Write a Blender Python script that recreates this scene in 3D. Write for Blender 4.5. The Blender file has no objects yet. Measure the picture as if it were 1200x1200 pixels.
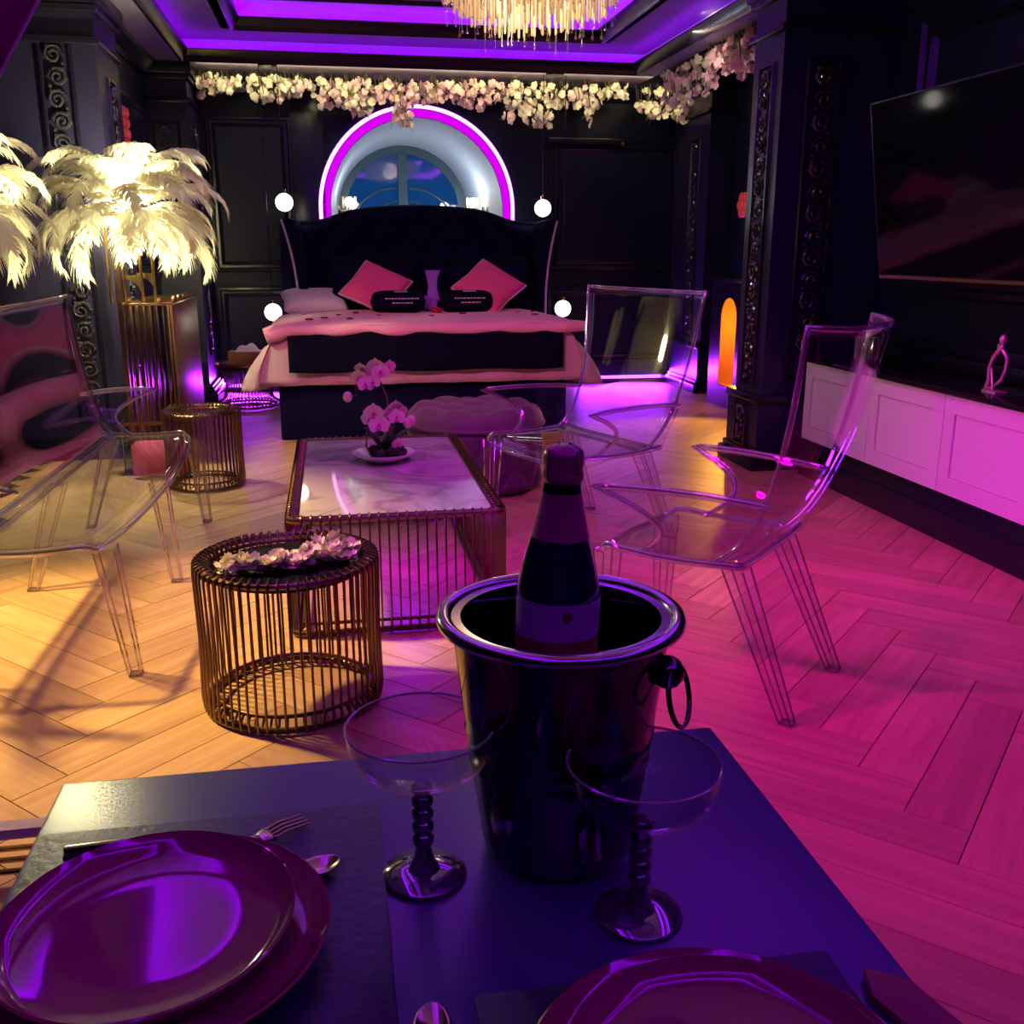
import bpy, bmesh, math, random
from mathutils import Vector, Matrix, Euler
random.seed(7)
C = bpy.context.scene.collection
S = bpy.context.scene
PI = math.pi

# ------------------------------------------------------------------ camera, world, exposure
cam_d = bpy.data.cameras.new('camera'); cam = bpy.data.objects.new('camera', cam_d); C.objects.link(cam)
cam_d.sensor_width = 36.0; cam_d.lens = 34.5; cam_d.clip_start = 0.02
cam.location = (0, 0, 1.25)
cam.rotation_euler = (math.radians(90 - 14.993), 0, math.radians(-10.237))
S.camera = cam
w = bpy.data.worlds.new('world'); S.world = w; w.use_nodes = True
w.node_tree.nodes['Background'].inputs['Color'].default_value = (0.010, 0.008, 0.03, 1)
w.node_tree.nodes['Background'].inputs['Strength'].default_value = 0.3
S.view_settings.view_transform = 'Standard'; S.view_settings.look = 'None'
S.view_settings.gamma = 1.0; S.view_settings.use_curve_mapping = False
S.view_settings.exposure = 0.0
cy = S.cycles
cy.max_bounces = 14; cy.diffuse_bounces = 3; cy.glossy_bounces = 4; cy.transmission_bounces = 8
cy.transparent_max_bounces = 40; cy.caustics_reflective = False; cy.caustics_refractive = False
cy.sample_clamp_indirect = 4.0; cy.use_denoising = True

# ------------------------------------------------------------------ room lamps and added fill lights
VIOLET = (0.24, 0.0, 1.0); MAGENTA = (1.0, 0.0, 0.80)
def light(kind, name, loc, color, power, size=0.05, target=None, angle=60, blend=0.8, sx=None, sy=None):
    d = bpy.data.lights.new(name, kind); d.color = color; d.energy = power
    if kind == 'AREA':
        d.shape = 'RECTANGLE'; d.size = sx; d.size_y = sy
    else: d.shadow_soft_size = size
    if kind == 'SPOT': d.spot_size = math.radians(angle); d.spot_blend = blend
    o = bpy.data.objects.new(name, d); C.objects.link(o); o.location = loc
    if target is not None:
        o.rotation_euler = (Vector(target) - Vector(loc)).to_track_quat('-Z', 'Y').to_euler()
    return o
# magenta wash from a wall uplight on the left, out of frame
light('SPOT', 'magenta_wall_lamp', (-1.80, 2.2, 2.35), MAGENTA, 520, 0.08, (2.2, 2.3, 0.3), 54, 0.95)
light('SPOT', 'magenta_floor_fill', (1.05, 3.1, 2.62), MAGENTA, 150, 0.12, (1.45, 3.9, 0), 88, 1.0)  # added fill without a fixture, deepens the magenta on the floor
light('SPOT', 'pink_bed_fill', (-.3, 3.2, 2.62), (1.0, .13, .46), 310, 0.12, (.6, 6.3, .6), 52, 1.0)  # added fill that turns the bedding pinker, no such lamp in the room
# added warm fill for the left floor, and added area fills that brighten the garlands
light('SPOT', 'warm_floor_fill', (-1.72, 3.5, 2.35), (1.0, .62, .20), 760, 0.09, (-.78, 3.12, 0.0), 55, .8)
light('AREA', 'garland_fill', (1.2, 8.62, 2.64), (1.0, .84, .46), 13, sx=4.3, sy=.04, target=(1.2, 9.05, 2.52))
light('AREA', 'beam_garland_fill', (2.5, 7.0, 2.64), (1.0, .74, .56), 7, sx=.04, sy=2.2, target=(2.8, 7.0, 2.5))

# ------------------------------------------------------------------ materials
def principled(name, color=(.5,.5,.5), rough=.5, metal=0.0, spec=0.5, emit=None, estr=0.0, coat=0.0, sheen=0.0,
               noise=None, bump=None, transmission=0.0, ior=1.45, rand=None):
    m = bpy.data.materials.new(name); m.use_nodes = True
    nt = m.node_tree; b = nt.nodes['Principled BSDF']
    b.inputs['Base Color'].default_value = (*color, 1); b.inputs['Roughness'].default_value = rough
    b.inputs['Metallic'].default_value = metal; b.inputs['Specular IOR Level'].default_value = spec
    b.inputs['IOR'].default_value = ior
    if emit: b.inputs['Emission Color'].default_value = (*emit, 1); b.inputs['Emission Strength'].default_value = estr
    b.inputs['Coat Weight'].default_value = coat; b.inputs['Coat Roughness'].default_value = 0.05
    b.inputs['Sheen Weight'].default_value = sheen; b.inputs['Transmission Weight'].default_value = transmission
    tc = nt.nodes.new('ShaderNodeTexCoord')
    if noise:                                    # (scale, amount, other colour)
        n = nt.nodes.new('ShaderNodeTexNoise'); n.inputs['Scale'].default_value = noise[0]; n.inputs['Detail'].default_value = 5
        nt.links.new(tc.outputs['Object'], n.inputs['Vector'])
        r = nt.nodes.new('ShaderNodeValToRGB'); r.color_ramp.elements[0].position = .5 - noise[1]; r.color_ramp.elements[1].position = .5 + noise[1]
        r.color_ramp.elements[0].color = (*color, 1); r.color_ramp.elements[1].color = (*noise[2], 1)
        nt.links.new(n.outputs['Fac'], r.inputs['Fac']); nt.links.new(r.outputs['Color'], b.inputs['Base Color'])
    if bump:                                     # (scale, strength, distance)
        n = nt.nodes.new('ShaderNodeTexNoise'); n.inputs['Scale'].default_value = bump[0]; n.inputs['Detail'].default_value = 4
        nt.links.new(tc.outputs['Object'], n.inputs['Vector'])
        bp = nt.nodes.new('ShaderNodeBump'); bp.inputs['Strength'].default_value = bump[1]; bp.inputs['Distance'].default_value = bump[2]
        nt.links.new(n.outputs['Fac'], bp.inputs['Height']); nt.links.new(bp.outputs['Normal'], b.inputs['Normal'])
    return m

def emitter(name, color, strength):
    m = bpy.data.materials.new(name); m.use_nodes = True; nt = m.node_tree; nt.nodes.clear()
    e = nt.nodes.new('ShaderNodeEmission'); e.inputs['Color'].default_value = (*color, 1); e.inputs['Strength'].default_value = strength
    o = nt.nodes.new('ShaderNodeOutputMaterial'); nt.links.new(e.outputs[0], o.inputs['Surface']); return m

def clear(name, tint, ior, gloss=(1, 1, 1), edge=0.0, body=0.0):
    """thin clear plastic: passes light straight on and mirrors more at grazing angles"""
    m = bpy.data.materials.new(name); m.use_nodes = True; nt = m.node_tree; nt.nodes.clear()
    t = nt.nodes.new('ShaderNodeBsdfTransparent'); t.inputs['Color'].default_value = (*tint, 1)
    g = nt.nodes.new('ShaderNodeBsdfGlossy'); g.inputs['Color'].default_value = (*gloss, 1); g.inputs['Roughness'].default_value = 0.02
    f0 = ((ior - 1)/(ior + 1))**2 + edge
    lw = nt.nodes.new('ShaderNodeLayerWeight'); lw.inputs['Blend'].default_value = .5
    pw = nt.nodes.new('ShaderNodeMath'); pw.operation = 'POWER'; pw.inputs[1].default_value = 4.6
    a = nt.nodes.new('ShaderNodeMath'); a.operation = 'MULTIPLY_ADD'; a.use_clamp = True
    a.inputs[1].default_value = min(1, .62 - f0); a.inputs[2].default_value = f0
    x = nt.nodes.new('ShaderNodeMixShader'); o = nt.nodes.new('ShaderNodeOutputMaterial')
    nt.links.new(lw.outputs['Facing'], pw.inputs[0]); nt.links.new(pw.outputs[0], a.inputs[0]); nt.links.new(a.outputs[0], x.inputs[0])
    nt.links.new(t.outputs[0], x.inputs[1]); nt.links.new(g.outputs[0], x.inputs[2]); 
    if body:                                     # light caught in the thick edge
        d = nt.nodes.new('ShaderNodeBsdfDiffuse'); d.inputs['Color'].default_value = (.85, .83, .9, 1)
        y = nt.nodes.new('ShaderNodeMixShader'); y.inputs[0].default_value = body
        nt.links.new(x.outputs[0], y.inputs[1]); nt.links.new(d.outputs[0], y.inputs[2]); x = y
    nt.links.new(x.outputs[0], o.inputs['Surface'])
    return m

def feather_material(name, color):
    m = bpy.data.materials.new(name); m.use_nodes = True; nt = m.node_tree; nt.nodes.clear()
    d = nt.nodes.new('ShaderNodeBsdfDiffuse'); d.inputs['Color'].default_value = (*color, 1)
    t = nt.nodes.new('ShaderNodeBsdfTranslucent'); t.inputs['Color'].default_value = (*color, 1)
    x = nt.nodes.new('ShaderNodeMixShader'); x.inputs[0].default_value = .5; o = nt.nodes.new('ShaderNodeOutputMaterial')
    nt.links.new(d.outputs[0], x.inputs[1]); nt.links.new(t.outputs[0], x.inputs[2]); nt.links.new(x.outputs[0], o.inputs['Surface'])
    return m

def oak():
    m = principled('oak_plank', rough=.42, spec=.25); nt = m.node_tree; b = nt.nodes['Principled BSDF']
    tc = nt.nodes.new('ShaderNodeTexCoord'); oi = nt.nodes.new('ShaderNodeObjectInfo')
    sc = nt.nodes.new('ShaderNodeVectorMath'); sc.operation = 'MULTIPLY'; sc.inputs[1].default_value = (2.2, 30, 30)
    ad = nt.nodes.new('ShaderNodeVectorMath'); ad.operation = 'ADD'
    mu = nt.nodes.new('ShaderNodeVectorMath'); mu.operation = 'SCALE'; mu.inputs['Scale'].default_value = 97.0
    cmb = nt.nodes.new('ShaderNodeCombineXYZ')
    for k in range(3): nt.links.new(oi.outputs['Random'], cmb.inputs[k])
    nt.links.new(cmb.outputs[0], mu.inputs[0]); nt.links.new(tc.outputs['Object'], sc.inputs[0])
    nt.links.new(sc.outputs[0], ad.inputs[0]); nt.links.new(mu.outputs[0], ad.inputs[1])
    n = nt.nodes.new('ShaderNodeTexNoise'); n.inputs['Scale'].default_value = 1.0; n.inputs['Detail'].default_value = 6; n.inputs['Distortion'].default_value = .6
    nt.links.new(ad.outputs[0], n.inputs['Vector'])
    r = nt.nodes.new('ShaderNodeValToRGB'); e = r.color_ramp.elements
    e[0].position = .22; e[0].color = (.40, .25, .105, 1); e[1].position = .75; e[1].color = (.60, .41, .19, 1)
    nt.links.new(n.outputs['Fac'], r.inputs['Fac'])
    hv = nt.nodes.new('ShaderNodeHueSaturation'); mr = nt.nodes.new('ShaderNodeMapRange')
    mr.inputs['To Min'].default_value = .82; mr.inputs['To Max'].default_value = 1.14
    nt.links.new(oi.outputs['Random'], mr.inputs['Value']); nt.links.new(mr.outputs[0], hv.inputs['Value'])
    nt.links.new(r.outputs['Color'], hv.inputs['Color']); nt.links.new(hv.outputs['Color'], b.inputs['Base Color'])
    bp = nt.nodes.new('ShaderNodeBump'); bp.inputs['Strength'].default_value = .25; bp.inputs['Distance'].default_value = .002
    nt.links.new(n.outputs['Fac'], bp.inputs['Height']); nt.links.new(bp.outputs['Normal'], b.inputs['Normal'])
    return m

def marble():
    m = principled('white_marble_glass', rough=.04, spec=.7); nt = m.node_tree; b = nt.nodes['Principled BSDF']
    tc = nt.nodes.new('ShaderNodeTexCoord'); n = nt.nodes.new('ShaderNodeTexNoise'); n.inputs['Scale'].default_value = 2.2
    n.inputs['Detail'].default_value = 7; n.inputs['Distortion'].default_value = 1.6
    nt.links.new(tc.outputs['Object'], n.inputs['Vector'])
    r = nt.nodes.new('ShaderNodeValToRGB'); e = r.color_ramp.elements
    e[0].position = .44; e[0].color = (.55, .52, .58, 1); e[1].position = .52; e[1].color = (.33, .30, .36, 1)
    x = r.color_ramp.elements.new(.60); x.color = (.56, .53, .58, 1)
    nt.links.new(n.outputs['Fac'], r.inputs['Fac']); nt.links.new(r.outputs['Color'], b.inputs['Base Color']); return m

M = dict(
    wall=principled('navy_black_paint', (.0042, .0050, .024), .42, spec=.25, bump=(14, .05, .002)),
    pillar=principled('violet_lit_paint', (.016, .014, .045), .36, spec=.4, bump=(14, .05, .002)),  # wall paint shifted to violet, carries the LED light on the pillars
    trim=principled('navy_black_gloss', (.007, .007, .018), .24, spec=.45),
    carve=principled('black_gloss_carving', (.03, .03, .04), .12, spec=1.0, coat=.6),
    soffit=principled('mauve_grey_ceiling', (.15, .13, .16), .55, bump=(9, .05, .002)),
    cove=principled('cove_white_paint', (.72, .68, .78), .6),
    led=emitter('violet_led', (.30, .0, 1.0), 11.0), led_near=emitter('violet_led_near', (.33, .0, 1.0), 62.0), led_floor=emitter('violet_floor_led', (.42, .05, 1.0), 9.0),
    neon=emitter('neon_tube_glow', (1.0, .34, 1.0), 2.6), neon_band=emitter('neon_band_glow', (.62, .0, .85), 1.15),
    oak=oak(), subfloor=principled('dark_subfloor', (.05, .03, .015), .8),
    niche=principled('niche_plaster', (.50, .55, .62), .6, bump=(5, .08, .004)),
    winframe=principled('teal_grey_window_frame', (.07, .12, .14), .35),
    pane=principled('night_blue_glass', (.01, .05, .16), .03, spec=.9, emit=(.0, .05, .22), estr=.35),
    velvet=principled('navy_velvet', (.003, .004, .024), .9, spec=.12, bump=(60, .06, .002)),
    black_fabric=principled('black_fabric', (.003, .003, .014), .9, spec=.1),
    duvet=principled('beige_duvet_cotton', (.56, .47, .42), .8, bump=(10, .12, .01)),
    blanket=principled('pink_blanket', (.82, .46, .52), .85, sheen=.3, bump=(40, .15, .004)),
    pinkcushion=principled('pink_cushion_fabric', (.80, .13, .27), .8, bump=(160, .3, .002)),
    white_fabric=principled('white_pillow_cotton', (.75, .74, .72), .8),
    purple_finish=principled('purple_finish', (.30, .12, .62), .4),
    piping=principled('globe_lit_piping', (.60, .60, .62), .4),  # pale tone stands in for globe light along the wing edges
    petal=principled('dark_red_petal', (.25, .008, .02), .6), rose=principled('rose_red', (.36, .02, .03), .6),
    ottoman=principled('mauve_grey_velvet', (.10, .058, .088), .65, sheen=.2, bump=(70, .1, .002)),
    gold=principled('antique_gold_metal', (.19, .115, .07), .3, metal=1.0),
    goldb=principled('bright_gold_metal', (.78, .55, .22), .22, metal=1.0),
    copper=principled('copper_wood_veneer', (.34, .17, .085), .35, metal=.35, noise=(6, .25, (.24, .11, .05))),
    marble=marble(), blackglass=principled('black_glass_top', (.008, .012, .014), .05, spec=.7),
    acrylic=clear('clear_acrylic', (.93, .915, .96), 1.45, edge=.025),
    rim=clear('clear_acrylic_edge', (.74, .70, .82), 1.6, edge=.34, body=.05),
    glass=clear('clear_glass', (.90, .88, .92), 1.45, edge=.0),
    glassrim=clear('clear_glass_edge', (.7, .68, .74), 2.0, edge=.3, body=.3),
    smokeglass=principled('dark_clear_crystal', (.30, .28, .33), .07, metal=.75, coat=.6),
    feather=feather_material('cream_ostrich_feather', (.93, .90, .72)),
    bulb=emitter('warm_lamp_bulb', (1.0, .93, .62), 26.0),
    globe=emitter('opal_globe_glow', (1.0, .94, .80), 5.5),
    sconce=emitter('white_sconce_glow', (1.0, .95, .82), 16.0),
    blossom=principled('cream_blossom_petal', (.90, .85, .66), .7), blossom_pink=principled('pink_blossom_petal', (.88, .58, .62), .7),
    leafd=principled('dark_green_leaf', (.02, .05, .02), .5), stem=principled('green_brown_stem', (.09, .09, .03), .5),
    orchid=principled('pink_orchid_petal', (.90, .62, .68), .55), orchid_lip=principled('magenta_orchid_lip', (.62, .08, .28), .5),
    china=principled('white_china', (.80, .78, .80), .12, spec=.6), moss=principled('dark_moss', (.02, .035, .015), .9, bump=(80, .6, .01)),
    cabinet=principled('white_lacquer', (.78, .72, .76), .42), worktop=principled('black_worktop', (.010, .008, .012), .10, spec=.6),
    screen=principled('tv_black_screen', (.004, .004, .006), .06, spec=.22), bezel=principled('tv_bezel_grey', (.06, .06, .07), .25, metal=.6),
    amber=principled('amber_niche_paint', (.80, .42, .10), .55),
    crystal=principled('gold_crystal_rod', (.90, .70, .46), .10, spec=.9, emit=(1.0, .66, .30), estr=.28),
    crystal_clear=clear('clear_crystal_rod', (.86, .84, .90), 1.6, edge=.14),
    leather=principled('dark_table_leather', (.045, .034, .115), .31, spec=.6, bump=(120, .05, .001)),
    mat=principled('navy_leather_placemat', (.018, .018, .040), .42, spec=.45, bump=(110, .5, .002)),
    plate=principled('plum_glazed_stoneware', (.24, .032, .075), .06, spec=.6, coat=.4),
    steel=principled('pale_gold_cutlery', (.78, .70, .52), .2, metal=1.0), handle=principled('black_handle', (.01, .01, .01), .3),
    bucket=principled('black_chrome_bucket', (.10, .085, .11), .10, metal=1.0),
    bucket_rim=principled('polished_bucket_rim', (.62, .54, .66), .12, metal=1.0),
    bottle=principled('dark_bottle_glass', (.004, .006, .012), .04, spec=.9, coat=.5),
    foil=principled('maroon_foil', (.32, .03, .13), .30, metal=.3), label=principled('pale_lilac_label', (.55, .48, .60), .5),
    labelred=principled('dark_red_label', (.20, .012, .03), .5),
    cream=principled('cream_lacquer', (.78, .72, .55), .3), maroon=principled('maroon_cloth', (.20, .02, .045), .7),
    seam=principled('pale_edge_cord', (.62, .52, .55), .5), red=principled('red_lacquer_glow', (.55, .03, .03), .3, emit=(.8, .06, .06), estr=.22, coat=.8),  # red has its own glow so the wall pieces stay bright
    print=principled('silver_print', (.75, .75, .80), .5), tissue=principled('white_tissue', (.85, .85, .85), .8),
    wood=principled('warm_wood', (.33, .17, .07), .4, noise=(7, .2, (.24, .11, .045))), mauve=principled('mauve_upholstery', (.25, .17, .21), .7),
    whiteframe=principled('white_chair_frame', (.7, .68, .66), .4), bronze=principled('pale_bronze', (.62, .48, .44), .3, metal=.6),
)

# ------------------------------------------------------------------ mesh helpers
class MB:
    def __init__(s): s.v = []; s.f = []
    def add(s, vs, fs):
        o = len(s.v); s.v += [tuple(p) for p in vs]; s.f += [tuple(i + o for i in f) for f in fs]; return s
    def box(s, x0, x1, y0, y1, z0, z1):
        vs = [(x0,y0,z0),(x1,y0,z0),(x1,y1,z0),(x0,y1,z0),(x0,y0,z1),(x1,y0,z1),(x1,y1,z1),(x0,y1,z1)]
        return s.add(vs, [(0,3,2,1),(4,5,6,7),(0,1,5,4),(1,2,6,5),(2,3,7,6),(3,0,4,7)])
    def hexa(s, bot, top):
        return s.add(list(bot) + list(top), [(3,2,1,0),(4,5,6,7),(0,1,5,4),(1,2,6,5),(2,3,7,6),(3,0,4,7)])
    def tube(s, pts, r, n=8, closed=False):
        P = [Vector(p) for p in pts]; k = len(P); R = r if isinstance(r, (list, tuple)) else [r] * k
        vs = []; ref = None
        for i, p in enumerate(P):
            a = P[i - 1] if (i or closed) else p; b = P[(i + 1) % k] if (i < k - 1 or closed) else p
            t = (b - a).normalized() if (b - a).length > 1e-9 else Vector((0, 0, 1))
            if ref is None: ref = Vector((0, 0, 1)) if abs(t.z) < .9 else Vector((1, 0, 0))
            x = (ref - t * ref.dot(t))
            if x.length < 1e-6: x = t.orthogonal()
            x.normalize(); y = t.cross(x); ref = x
            for j in range(n):
                q = 2 * PI * j / n; vs.append(p + (x * math.cos(q) + y * math.sin(q)) * R[i])
        fs = []
        for i in range(k if closed else k - 1):
            i2 = (i + 1) % k
            for j in range(n):
                fs.append((i*n+j, i*n+(j+1)%n, i2*n+(j+1)%n, i2*n+j))
        if not closed: fs += [tuple(range(n))[::-1], tuple((k-1)*n + j for j in range(n))]
        return s.add(vs, fs)
    def lathe(s, prof, n=32, c=(0, 0, 0), closed=False):
        vs = []; fs = []; k = len(prof)
        for r, z in prof:
            for j in range(n):
                q = 2 * PI * j / n; vs.append((c[0] + r * math.cos(q), c[1] + r * math.sin(q), c[2] + z))
        for i in range(k if closed else k - 1):
            i2 = (i + 1) % k
            for j in range(n): fs.append((i*n+j, i*n+(j+1)%n, i2*n+(j+1)%n, i2*n+j))
        if not closed:
            if prof[0][0] > 1e-4: fs.append(tuple(range(n))[::-1])
            if prof[-1][0] > 1e-4: fs.append(tuple((k-1)*n + j for j in range(n)))
        return s.add(vs, fs)
    def grid(s, fn, nu, nv):
        vs = [fn(i / nu, j / nv) for i in range(nu + 1) for j in range(nv + 1)]
        return s.add(vs, [(i*(nv+1)+j, (i+1)*(nv+1)+j, (i+1)*(nv+1)+j+1, i*(nv+1)+j+1) for i in range(nu) for j in range(nv)])
    def prism(s, poly, fn, a, b):                # poly of 2D points, fn(p, q, t) -> 3D, from t=a to t=b
        n = len(poly); vs = [fn(p[0], p[1], a) for p in poly] + [fn(p[0], p[1], b) for p in poly]
        return s.add(vs, [tuple(range(n))[::-1], tuple(range(n, 2*n))] + [(i, (i+1)%n, (i+1)%n+n, i+n) for i in range(n)])
    def sphere(s, c, r, n=12, sq=(1, 1, 1)):
        prof = [(math.sin(PI*i/(n//2+2)), -math.cos(PI*i/(n//2+2))) for i in range(n//2+3)]
        vs = []; fs = []
        for q, z in prof:
            for j in range(n): vs.append((c[0]+sq[0]*r*q*math.cos(2*PI*j/n), c[1]+sq[1]*r*q*math.sin(2*PI*j/n), c[2]+sq[2]*r*z))
        for i in range(len(prof)-1):
            for j in range(n): fs.append((i*n+j, i*n+(j+1)%n, (i+1)*n+(j+1)%n, (i+1)*n+j))
        return s.add(vs, fs)
    def xf(s, m):
        s.v = [tuple(m @ Vector(p)) for p in s.v]; return s
    def mesh(s, name, mat, smooth=40, bevel=0):
        me = bpy.data.meshes.new(name); me.from_pydata(s.v, [], s.f)
        bm = bmesh.new(); bm.from_mesh(me); bmesh.ops.remove_doubles(bm, verts=bm.verts, dist=1e-5)
        bmesh.ops.recalc_face_normals(bm, faces=bm.faces)
        if bevel:
            es = [e for e in bm.edges if len(e.link_faces) == 2 and e.calc_face_angle(0) > .5]
            bmesh.ops.bevel(bm, geom=es, offset=bevel, segments=2, affect='EDGES', profile=.6)
        bm.to_mesh(me); bm.free()
        if smooth:
            me.polygons.foreach_set('use_smooth', [True] * len(me.polygons)); me.set_sharp_from_angle(angle=math.radians(smooth))
        me.materials.append(M[mat] if isinstance(mat, str) else mat); return me
    def build(s, name, mat, parent=None, smooth=40, bevel=0, solid=0):
        o = bpy.data.objects.new(name, s.mesh(name, mat, smooth, bevel)); C.objects.link(o)
        if parent: o.parent = parent
        if solid:
            md = o.modifiers.new('thick', 'SOLIDIFY'); md.thickness = solid; md.offset = 0
        return o
def inst(mesh, name, parent, loc=(0,0,0), rot=(0,0,0), scale=(1,1,1)):
    o = bpy.data.objects.new(name, mesh); C.objects.link(o); o.parent = parent
    o.location = loc; o.rotation_euler = rot; o.scale = scale; return o
def thing(name, label, cat, loc=(0,0,0), rz=0, group=None):
    o = bpy.data.objects.new(name, None); C.objects.link(o); o.location = loc; o.rotation_euler = (0, 0, rz)
    o['label'] = label; o['category'] = cat
    if group: o['group'] = group
    return o
def tag(o, label, cat, group=None):
    o['label'] = label; o['category'] = cat
    if group: o['group'] = group
    return o
def struct(name, mb, mat, parent=None, smooth=40, bevel=0):
    o = mb.build(name, mat, parent, smooth, bevel)
    if not parent: o['kind'] = 'structure'
    return o
def structroot(name):
    o = bpy.data.objects.new(name, None); C.objects.link(o); o['kind'] = 'structure'; return o
def dup(root, loc, rz, label, group=None):
    r = root.copy(); C.objects.link(r); r.location = loc; r.rotation_euler = (0, 0, rz); r['label'] = label
    if group: r['group'] = group
    for ch in list(root.children):
        c = ch.copy(); C.objects.link(c); c.parent = r
        for g in list(ch.children):
            d = g.copy(); C.objects.link(d); d.parent = c
    return r
def circle(r, n, z=0, c=(0, 0), a0=0):
    return [(c[0] + r*math.cos(a0 + 2*PI*i/n), c[1] + r*math.sin(a0 + 2*PI*i/n), z) for i in range(n)]
def frame_ring(fn, a0, a1, b0, b1, prof):
    """mitred moulding round the rectangle a0..a1, b0..b1; prof = [(inset, height)]; fn(a, b, h) -> 3D"""
    mb = MB(); vs = []; fs = []; k = len(prof)
    for i, h in prof:
        vs += [fn(a0+i, b0+i, h), fn(a1-i, b0+i, h), fn(a1-i, b1-i, h), fn(a0+i, b1-i, h)]
    for p in range(k - 1):
        for j in range(4): fs.append((p*4+j, p*4+(j+1)%4, (p+1)*4+(j+1)%4, (p+1)*4+j))
    return mb.add(vs, fs)

# ================================================================== SETTING
ZC = 2.66
# ---- floor: herringbone planks
floor = structroot('floor')
MB().box(-2.2, 3.4, -1.6, 9.3, -.06, -.012).build('subfloor', 'subfloor', floor, smooth=0)
PL, PW = .72, .145
pm = MB(); g = .0012
pm.box(g, PL-g, g, PW-g, -.012, 0)
plank_mesh = pm.mesh('plank', 'oak', smooth=0, bevel=.0016)
cands = []
s2 = math.sqrt(.5)
for mm in range(-8, 9):
    for n in range(-90, 120):
        for kind in (0, 1):
            p0, q0 = -mm*PL + n*PW, mm*PL + n*PW
            if kind == 0: cp, cq = p0 + PL/2, q0 + PW/2
            else: cp, cq = p0 - PW/2, q0 + PL/2
            X, Y = -.69 + (cp - cq)*s2, 2.325 + (cp + cq)*s2 - 40*0.0
            if -1.95 < X < 3.1 and -.2 < Y < 9.15:
                d = math.hypot(X, Y)
                vis = (Y > .8) and abs(X - Y*.19) < .62*Y + .4
                cands.append((not vis, d, kind, p0, q0, X, Y))
cands.sort()
far = MB()
for i, (nv, d, kind, p0, q0, X, Y) in enumerate(cands):
    if kind == 0: P, Q, a = p0, q0, PI/4
    else: P, Q, a = p0, q0, 3*PI/4           # plank x axis along +q; its y runs to -p
    ox, oy = -.69 + (P - Q)*s2, 2.325 + (P + Q)*s2
    if i < 296:
        inst(plank_mesh, 'plank', floor, (ox, oy, random.uniform(-.0006, 0)), (0, 0, a))
    else:
        m = Matrix.Translation((ox, oy, 0)) @ Matrix.Rotation(a, 4, 'Z')
        b = MB().box(g, PL-g, g, PW-g, -.012, 0).xf(m); far.add(b.v, b.f)
fo = far.build('far_planks', 'oak', floor, smooth=0); fo['kind'] = 'stuff'

# ---- walls
def wallbox(name, x0, x1, y0, y1, z0=0, z1=ZC+.5, mat='wall'): return struct(name, MB().box(x0, x1, y0, y1, z0, z1), mat, smooth=0)
wl = wallbox('wall_left', -2.05, -1.9, -1.6, 6.3)
struct('wall_left_recess', MB().box(-2.05, -1.36, 6.94, 9.3, 0, ZC+.5), 'wall', smooth=0)
wr = wallbox('wall_right', 3.1, 3.25, -1.6, 5.3)
struct('wall_right_recess', MB().box(3.42, 3.55, 5.3, 9.3, 0, ZC+.5), 'wall', smooth=0)
wallbox('wall_front', -2.05, 3.25, -1.75, -1.6)
# back wall with an arched opening
AX, AZ, AR = .815, 1.60, .775
wb = MB(); T0, T1 = 9.3, 9.42
n = 40
arc = [(AX + AR*math.cos(PI*i/n), AZ + AR*math.sin(PI*i/n)) for i in range(n+1)]
top = ZC + .5; XL, XR = -2.0, 3.55; ZB = .9
for (x0, x1, z0, z1) in ((XL, AX-AR, 0, top), (AX+AR, XR, 0, top), (AX-AR, AX+AR, 0, ZB)): wb.box(x0, x1, T0, T1, z0, z1)
for i in range(n):
    (xa, za), (xb, zb) = arc[i], arc[i+1]
    wb.add([(xa,T0,za),(xb,T0,zb),(xb,T0,top),(xa,T0,top)], [(0,1,2,3)])
struct('wall_back', wb, 'wall', smooth=0)
# niche behind the arch, closing down to the window
nm = MB(); R2, AX2, AZ2, Y2 = .655, .775, 1.60, 10.6
def arch_path(cx, cz, r, zb, n=36):
    return [(cx + r, zb)] + [(cx + r*math.cos(PI*i/n), cz + r*math.sin(PI*i/n)) for i in range(n+1)] + [(cx - r, zb)]
pa, pb = arch_path(AX, AZ, AR, ZB), arch_path(AX2, AZ2, R2, ZB)
vs = [(p[0], 9.3, p[1]) for p in pa] + [(p[0], Y2, p[1]) for p in pb]; k = len(pa)
nm.add(vs, [(i, i+1, i+1+k, i+k) for i in range(k-1)])
nm.add([(AX-AR, 9.3, ZB), (AX+AR, 9.3, ZB), (AX2+R2, Y2, ZB), (AX2-R2, Y2, ZB)], [(0,1,2,3)])
niche = struct('wall_niche', nm, 'niche', smooth=60)
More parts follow.
